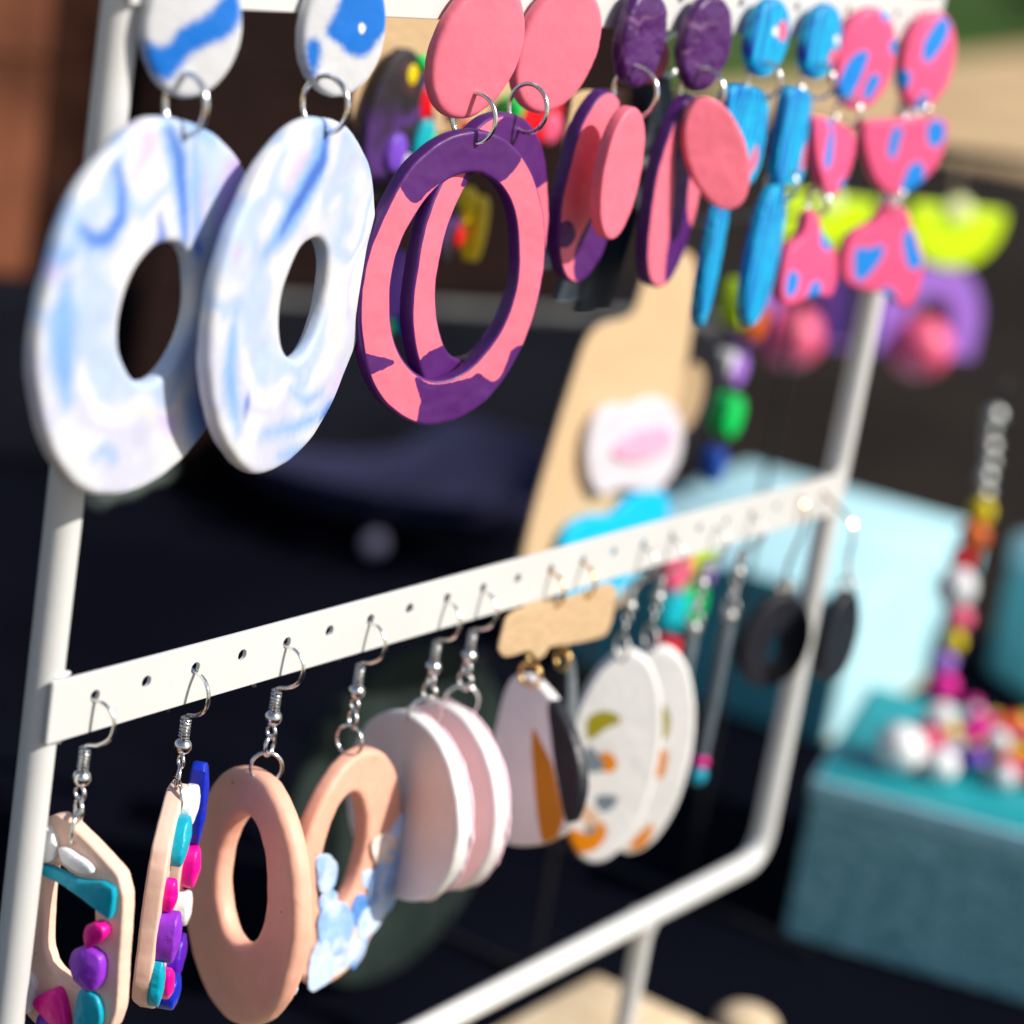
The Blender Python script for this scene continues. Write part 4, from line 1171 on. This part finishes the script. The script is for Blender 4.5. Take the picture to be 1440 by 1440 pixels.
for i, (p, lab) in enumerate((((636, 153, 30), 'blurred neon half disc earring with purple arch and pink ball, right of the white post'),
                              ((607, 195, 26), 'blurred neon half disc earring with purple arch and pink ball, left of the white post'))):
    rt = thing('statement_earring', lab, 'earring', p, None, -30)
    rt.scale = (1.38, 1.38, 1.38)
    link('half_disc', plate_mesh('half_disc', MAT['c_neon'], SEMI, th=3.6, bev=.9, rings=8, N=100, wob=0, seed=141), rt, (0, 0, -11))
    MB().ball((-1, -2.2, -3.0), 4.5, 1.5, 3.5).build('pale_dot', clay('pale_yellow_clay', (.80, .84, .40), specks=0), rt)
    link('arch', arch_mesh('arch', MAT['c_lilac']), rt, (-2.0, 1, -37))
    bl = BALL.mesh('ball', MAT['c_coral'])
    link('ball', bl, rt, (-5.0, -3, -43))
    MB().tube([(0, 2, 0), (0, 2, 12)], .5, 8).build('hanging_wire', MAT['silver'], rt)
    MB().tube([(-4, 1, -16), (-6.5, -1, -34)], .4, 8).build('link_wire', MAT['silver'], rt)

fr2 = thing('far_rack', 'thin black wire stand at the back holding the neon and purple earrings', 'rack', (0, 0, 0))
MB().tube(bent([(690, 75, ZT + 2), (690, 75, 50), (570, 249, 46), (570, 249, ZT + 2)], 8), 1.3, 10).build('frame', MAT['black_metal'], fr2)
for q in ((690, 75), (570, 249)):
    MB().tube([(q[0] - 30, q[1] - 30, ZT + 3), (q[0] + 30, q[1] + 30, ZT + 3)], 1.3, 8).build('foot', MAT['black_metal'], fr2)
dangle('blurred chip dangle with green and orange beads, right of the tall kraft card', (331, 75, 36), [
    ('bead', 'c_lime', -4, -8, 5, 7, 6), ('bead', 'c_orange', 6, -14, 4.5, 6.5, 6), ('bead', 'c_lilac', 0, -27, 5, 5, 5), ('bead', 'c_white', -4, -25, 3, 4, 5), ('bead', 'c_green', 2, -40, 4.5, 7, 6),
    ('bead', 'c_navy', -1, -54, 4, 6, 5)], name='bead_dangle_earring')
dangle('blurred chip dangle of red, lime and green beads hanging below the middle bar', (330, 77, -34), [
    ('bead', 'c_coral', -6, -14, 5.5, 8, 5), ('bead', 'c_lime', 5, -10, 6.5, 9, 5), ('bead', 'c_teal', -5, -27, 6, 6, 5), ('bead', 'c_green', 6, -28, 6.5, 8, 5), ('bead', 'c_red', -2, -40, 5, 4, 5),
    ('bead', 'c_lilac', 11, -14, 2.5, 9, 3)], name='bead_dangle_earring')
rt = thing('black_drop_earring', 'blurred black drop earring with kraft coloured centre, right of the tall card', 'earring', (311, 76, 24))
link('drop', plate_mesh('drop', MAT['black_clay'], ellipse(15, 40, -.45), th=2.4, bev=.6, rings=8, N=90), rt, (0, 0, -22), -40)
link('centre', plate_mesh('centre', MAT['kraft_pale'], ellipse(7, 19, -.2), th=1.6, bev=.4, rings=6, N=60), rt, (-1.6, -1.6, -21), -40)

# green round board leaning on the rear rack
MAT['green_felt'] = cloth('dark_green_felt', (.016, .025, .023), (.030, .042, .038), .05, 1.0)
rt = link('round_board', plate_mesh('round_board', MAT['green_felt'], ellipse(100, 96), th=3.4, bev=.8, rings=8, N=120, amp=.1), None, (258, 112.2, -120.4), 0)
rt.rotation_euler = (math.radians(-4), 0, 0)
tag(rt, 'dark green round board leaning behind the hanging peach earrings', 'board')

# ---------------------------------------------------------------- boxes and beads at the right
MAT['pale_blue'] = paint('pale_blue_paper', (.46, .76, .83), .6, .05, .02, .1, None, .3)
MAT['teal_side'] = paint('teal_paper', (.065, .30, .34), .6, .12, .03, .1, None, .3)


bx1 = thing('gift_box', 'large pale blue box with teal end, blurred, right of the rack', 'box', (543, 119, ZT + 1.2), None, 7)
MB().box((1.5, 0, 0), (159, 112, 57.5), 1.2).build('box_body', MAT['pale_blue'], bx1)
MB().box((0, 1, .4), (1.3, 111, 56.5), .3).build('end_panel', MAT['teal_side'], bx1)
MB().tube([(3, -1, .8), (70, -1, .8), (150, -1, .8)], .9, 8).build('twine', MAT['kraft'], bx1)


def streaky(name, c, c2):
    m, n, b = new_mat(name)
    vec = coords(n)
    mp = n.nodes.new('ShaderNodeMapping')
    mp.inputs['Rotation'].default_value = (0, .5, 0)
    mp.inputs['Scale'].default_value = (.16, .16, .55)
    n.links.new(vec, mp.inputs['Vector'])
    f = noise_out(n, mp.outputs['Vector'], .8, 5.0, .6, 2.6)
    col = mixc(n, maprange(n, f, .38, .62, 0, 1), c, c2)
    n.links.new(col, b.inputs['Base Color'])
    b.inputs['Roughness'].default_value = .7
    return m


MAT['teal_fabric'] = streaky('wood_grain_teal_paper', (.05, .24, .28), (.38, .70, .72))
MAT['turquoise'] = paint('turquoise_lid', (.02, .42, .46), .5, .08, .02, .1, None, .3)
MAT['pale_trim'] = paint('pale_aqua_trim', (.34, .66, .74), .55, .12, .2, .1, (.75, .85, .88), .3)
bx2 = thing('gift_box', 'teal wood grain paper box with turquoise lid, at the lower right', 'box', (381, 48, ZT + 1.2), None, -73)
MB().box((0, 0, 0), (172, 97, 50.5), 1.2).build('box_body', MAT['teal_fabric'], bx2)
MB().box((-.8, -.8, 46.5), (172.8, 97.8, 52.8), .6).build('lid_edge', MAT['pale_trim'], bx2)
MB().box((1.0, 1.0, 52.85), (171, 96, 53.8), .3).build('lid_top', MAT['turquoise'], bx2)
LIDZ = ZT + 1.2 + 53.8
MAT['aqua'] = paint('mid_aqua_paper', (.16, .50, .54), .6, .1, .03, .1, None, .3)
bx3 = thing('gift_box', 'slim upright teal box with pale top behind the coloured beads', 'box', (668, 82, ZT + 1.2), None, -30)
MB().box((0, 0, 0), (24, 44, 60), 1).build('box_body', MAT['aqua'], bx3)
MB().box((-.6, -.6, 50), (24.6, 44.6, 62), .8).build('lid', MAT['pale_blue'], bx3)

# bead strands
PAL = ['c_coral', 'c_magenta', 'c_yellow', 'c_navy', 'c_red', 'c_violet', 'black_clay', 'c_red', 'c_magenta', 'c_yellow', 'c_white']
st = thing('jewelry_stand', 'thin black stand with a curved arm on the turquoise box lid', 'stand', (442, 38, LIDZ))
MB().tube(bent([(0, 0, 0), (0, 0, 119), (-7, 0, 119), (-7, 0, 113)], 3), .9, 10).build('rod', MAT['black_metal'], st)
MB().tube([(0, 0, 0), (0, 0, 1.6)], 9, 24).build('foot', MAT['black_metal'], st)
bd = thing('bead_strand', 'tall strand of silver links and coloured beads hanging from the black stand', 'beads', (435, 38, LIDZ + 112))
z = 0
rb = random.Random(5)
seq = [('dull', 3.4), ('dull', 2.6), ('dull', 3.0), ('dull', 2.8), ('dull', 3.2), ('dull', 2.6), ('c_yellow', 3.4), ('c_orange', 4), ('c_red', 3.4), ('c_white', 5.4), ('c_coral', 3.8), ('c_yellow', 3), ('c_lilac', 3.6), ('c_magenta', 4.2), ('c_white', 4.0), ('c_coral', 4.2), ('c_red', 3.8), ('c_red', 4.0), ('c_navy', 3.6)]
for i, (m_, r_) in enumerate(seq):
    r_ *= 1.15 if m_ != 'dull' else .9
    z -= r_
    MB().ball((-.16 * -z + rb.uniform(-1.4, 1.4), -.08 * -z + rb.uniform(-1.6, 1.6), z), r_ * rb.uniform(.8, 1.1), r_, r_ * rb.uniform(.85, 1.1), 18, 10).build('bead', MAT[m_], bd)
    z -= r_ * .75
nk = thing('bead_necklace', 'heaped necklace of red, yellow, navy and magenta beads on the turquoise lid', 'necklace', (447, 17, LIDZ))
i = 0
for k in range(46):
    a = k * .41
    R = 7 + .5 * k
    r_ = 3.0 + 1.6 * rb.random()
    zz = r_ + (5.5 if k % 3 == 0 else 0)
    MB().ball((R * math.cos(a) * 1.1, R * math.sin(a) * .8 + 3, zz), r_, r_, r_, 16, 9).build('bead', MAT[PAL[rb.randrange(len(PAL))]], nk)
for i, (p, r_, lab) in enumerate((((407, 34, LIDZ + 11), 7.6, 'large glossy white ball bead at the corner of the turquoise lid'),
                                  ((412, 22, LIDZ + 7.5), 5.2, 'smaller white ball bead beside the large one on the turquoise lid'))):
    tag(MB().ball((0, 0, 0), r_, r_, r_, 32, 18).build('white_bead', MAT['chip_white']), lab, 'bead').location = [c * S for c in (p[0], p[1], LIDZ + r_)]

# small wooden knob on the cloth
tag(MB().ball((0, 0, 0), 9, 9, 5, 24, 14).build('wooden_block', MAT['pine']), 'small rounded pale wood piece on the black cloth beside the base', 'wood block').location = [c * S for c in (312, 22, ZT + 6.2)]

# ---------------------------------------------------------------- far left: black riser, brown crate, dish
MAT['riser_cloth'] = cloth('black_riser_cloth', (.008, .009, .014), (.013, .014, .020), .012)
MAT['sunlit_edge'] = cloth('sunlit_riser_edge', (.16, .16, .155), (.26, .26, .25), .05)  # sunlight on the riser's top edge, put in as a grey strip
ra = math.degrees(math.atan2(-97, 193))
rs = thing('black_riser', 'low black cloth covered riser with its sunlit edge painted pale, far behind the rack', 'riser', (502, 534, ZT + 1.2), None, ra)
MB().box((-480, 0, 0), (390, 300, 79), 3).build('cloth_cover', MAT['riser_cloth'], rs)
MB().box((104, 1.5, 79.05), (388, 9, 82.2), .8).build('sunlit_strip', MAT['sunlit_edge'], rs)
MAT['brown_wood'] = paint('red_brown_wood', (.22, .075, .038), .7, .6, .016, .2, (.03, .012, .008), .1, .05)
MAT['dark_wood'] = wood('dark_brown_wood', (.014, .0066, .0056), (.021, .0104, .009), .02)
RZ = ZT + 1.2 + 79.1
cr_ = thing('brown_crate', 'red brown wooden crate standing on the riser behind the left post', 'crate', (502, 534, RZ), None, ra)
for k in range(3):
    MB().box((-340, 22 + .4 * k, 1 + 98 * k), (52 + 1.5 * k, 30, 98.6 + 98 * k), 1.5).build('plank', MAT['brown_wood'], cr_)
for x in (-296, 15):
    MB().box((x, 30.3, 0), (x + 24, 44, 290), 1.5).build('batten', MAT['brown_wood'], cr_)
dk = thing('dark_crate', 'dark brown wooden crate on the riser, seen between the marbled discs', 'crate', (502, 534, RZ), None, ra)
for k in range(3):
    MB().box((62, 24 + .5 * k, 1 + 98 * k), (335, 32, 98.6 + 98 * k), 1.5).build('plank', MAT['dark_wood'], dk)
for x in (58, 250):
    MB().box((x, 32.3, 0), (x + 24, 46, 290), 1.5).build('batten', MAT['dark_wood'], dk)
ub = thing('wooden_board', 'dark brown upright board behind the first marbled disc', 'board', (502, 534, ZT + 1.2), None, ra)
MB().box((58, -22, 0), (104, -14, 330), 1.5).build('board_panel', MAT['dark_wood'], ub)
MB().box((56, -13.7, 0), (106, -6, 12), 1).build('foot_block', MAT['dark_wood'], ub)
MAT['navy_glaze'] = paint('dark_violet_glaze', (.030, .030, .070), .14, .3, .02, .1, (.07, .05, .12), .7)
prof = [(0, 2), (46, 2), (67, 9), (78, 24), (80.5, 26.5), (84, 26.5), (84, 23), (72, 7), (48, 0), (0, 0)]
mb = MB()
mb.grid([[(max(r_, .05) * math.cos(a), max(r_, .05) * math.sin(a), z_) for a in np.linspace(0, 2 * PI, 64, endpoint=False)] for r_, z_ in prof], True)
tag(mb.build('dish', MAT['navy_glaze']), 'dark violet glazed dish with a small bright highlight, behind the middle bar', 'dish').location = [c * S for c in (635, 401, ZT + 1.7)]
MAT['grey_bead'] = paint('grey_green_bead', (.20, .25, .23), .4, .2, .2)
gs = thing('grey_bead_string', 'string of small grey green beads lying behind the marbled discs', 'beads', (502, 463, ZT + 1.7))
for k in range(22):
    MB().ball((k * 5.3, k * 1.5 + 1.7 * math.sin(k), 3.6), 3.3 + .5 * (k % 2), 3.3, 3.3, 12, 8).build('bead', MAT['grey_bead'], gs)
tag(MB().ball((0, 0, 0), 5.0, 5.0, 5.0, 20, 12).build('glint_bead', clay('glint_lilac', (.72, .62, .74), specks=0, rough=.15, spec=.8)), 'pale lilac bead added as the glint by the rim of the dark violet dish', 'bead').location = [c * S for c in (563, 355, ZT + 6.4)]  # bead added in place of the bright glint on the dish
# shrub far behind the lawn
MAT['leaf'] = paint('shrub_leaf', (.035, .075, .02), .6, .3, .01)
MAT['bark'] = paint('shrub_bark', (.08, .06, .04), .9)
for q, (bx_, by_, lab) in enumerate((((21000), (8300), 'dark green shrub far off beyond the lawn, at the upper right corner'),)):
    sh = thing('shrub', lab, 'shrub', (bx_, by_, -880))
    rs_ = random.Random(4)
    lv = MB()
    for k in range(2600):
        d = V(rs_.gauss(0, 1), rs_.gauss(0, 1), rs_.gauss(0, 1))
        d /= np.linalg.norm(d)
        rr_ = rs_.uniform(.55, 1.05)
        c = V(d[0] * 1100, d[1] * 1300, 700 + d[2] * 640) * 1.0
        c = V(d[0] * 1100 * rr_, d[1] * 1300 * rr_, 720 + d[2] * 660 * rr_)
        a = V(rs_.gauss(0, 1), rs_.gauss(0, 1), rs_.gauss(0, 1))
        a /= np.linalg.norm(a)
        b_ = np.cross(a, d)
        b_ /= np.linalg.norm(b_) + 1e-9
        L = rs_.uniform(50, 95)
        lv.add([c - a * L, c + b_ * L * .4, c + a * L, c - b_ * L * .4], [(0, 1, 2, 3)])
    lv.build('foliage', MAT['leaf'], sh, False)['kind'] = 'stuff'
    MB().tube([(0, 0, -10), (0, 0, 300), (40, 20, 700)], [60, 50, 25], 10).build('trunk', MAT['bark'], sh)
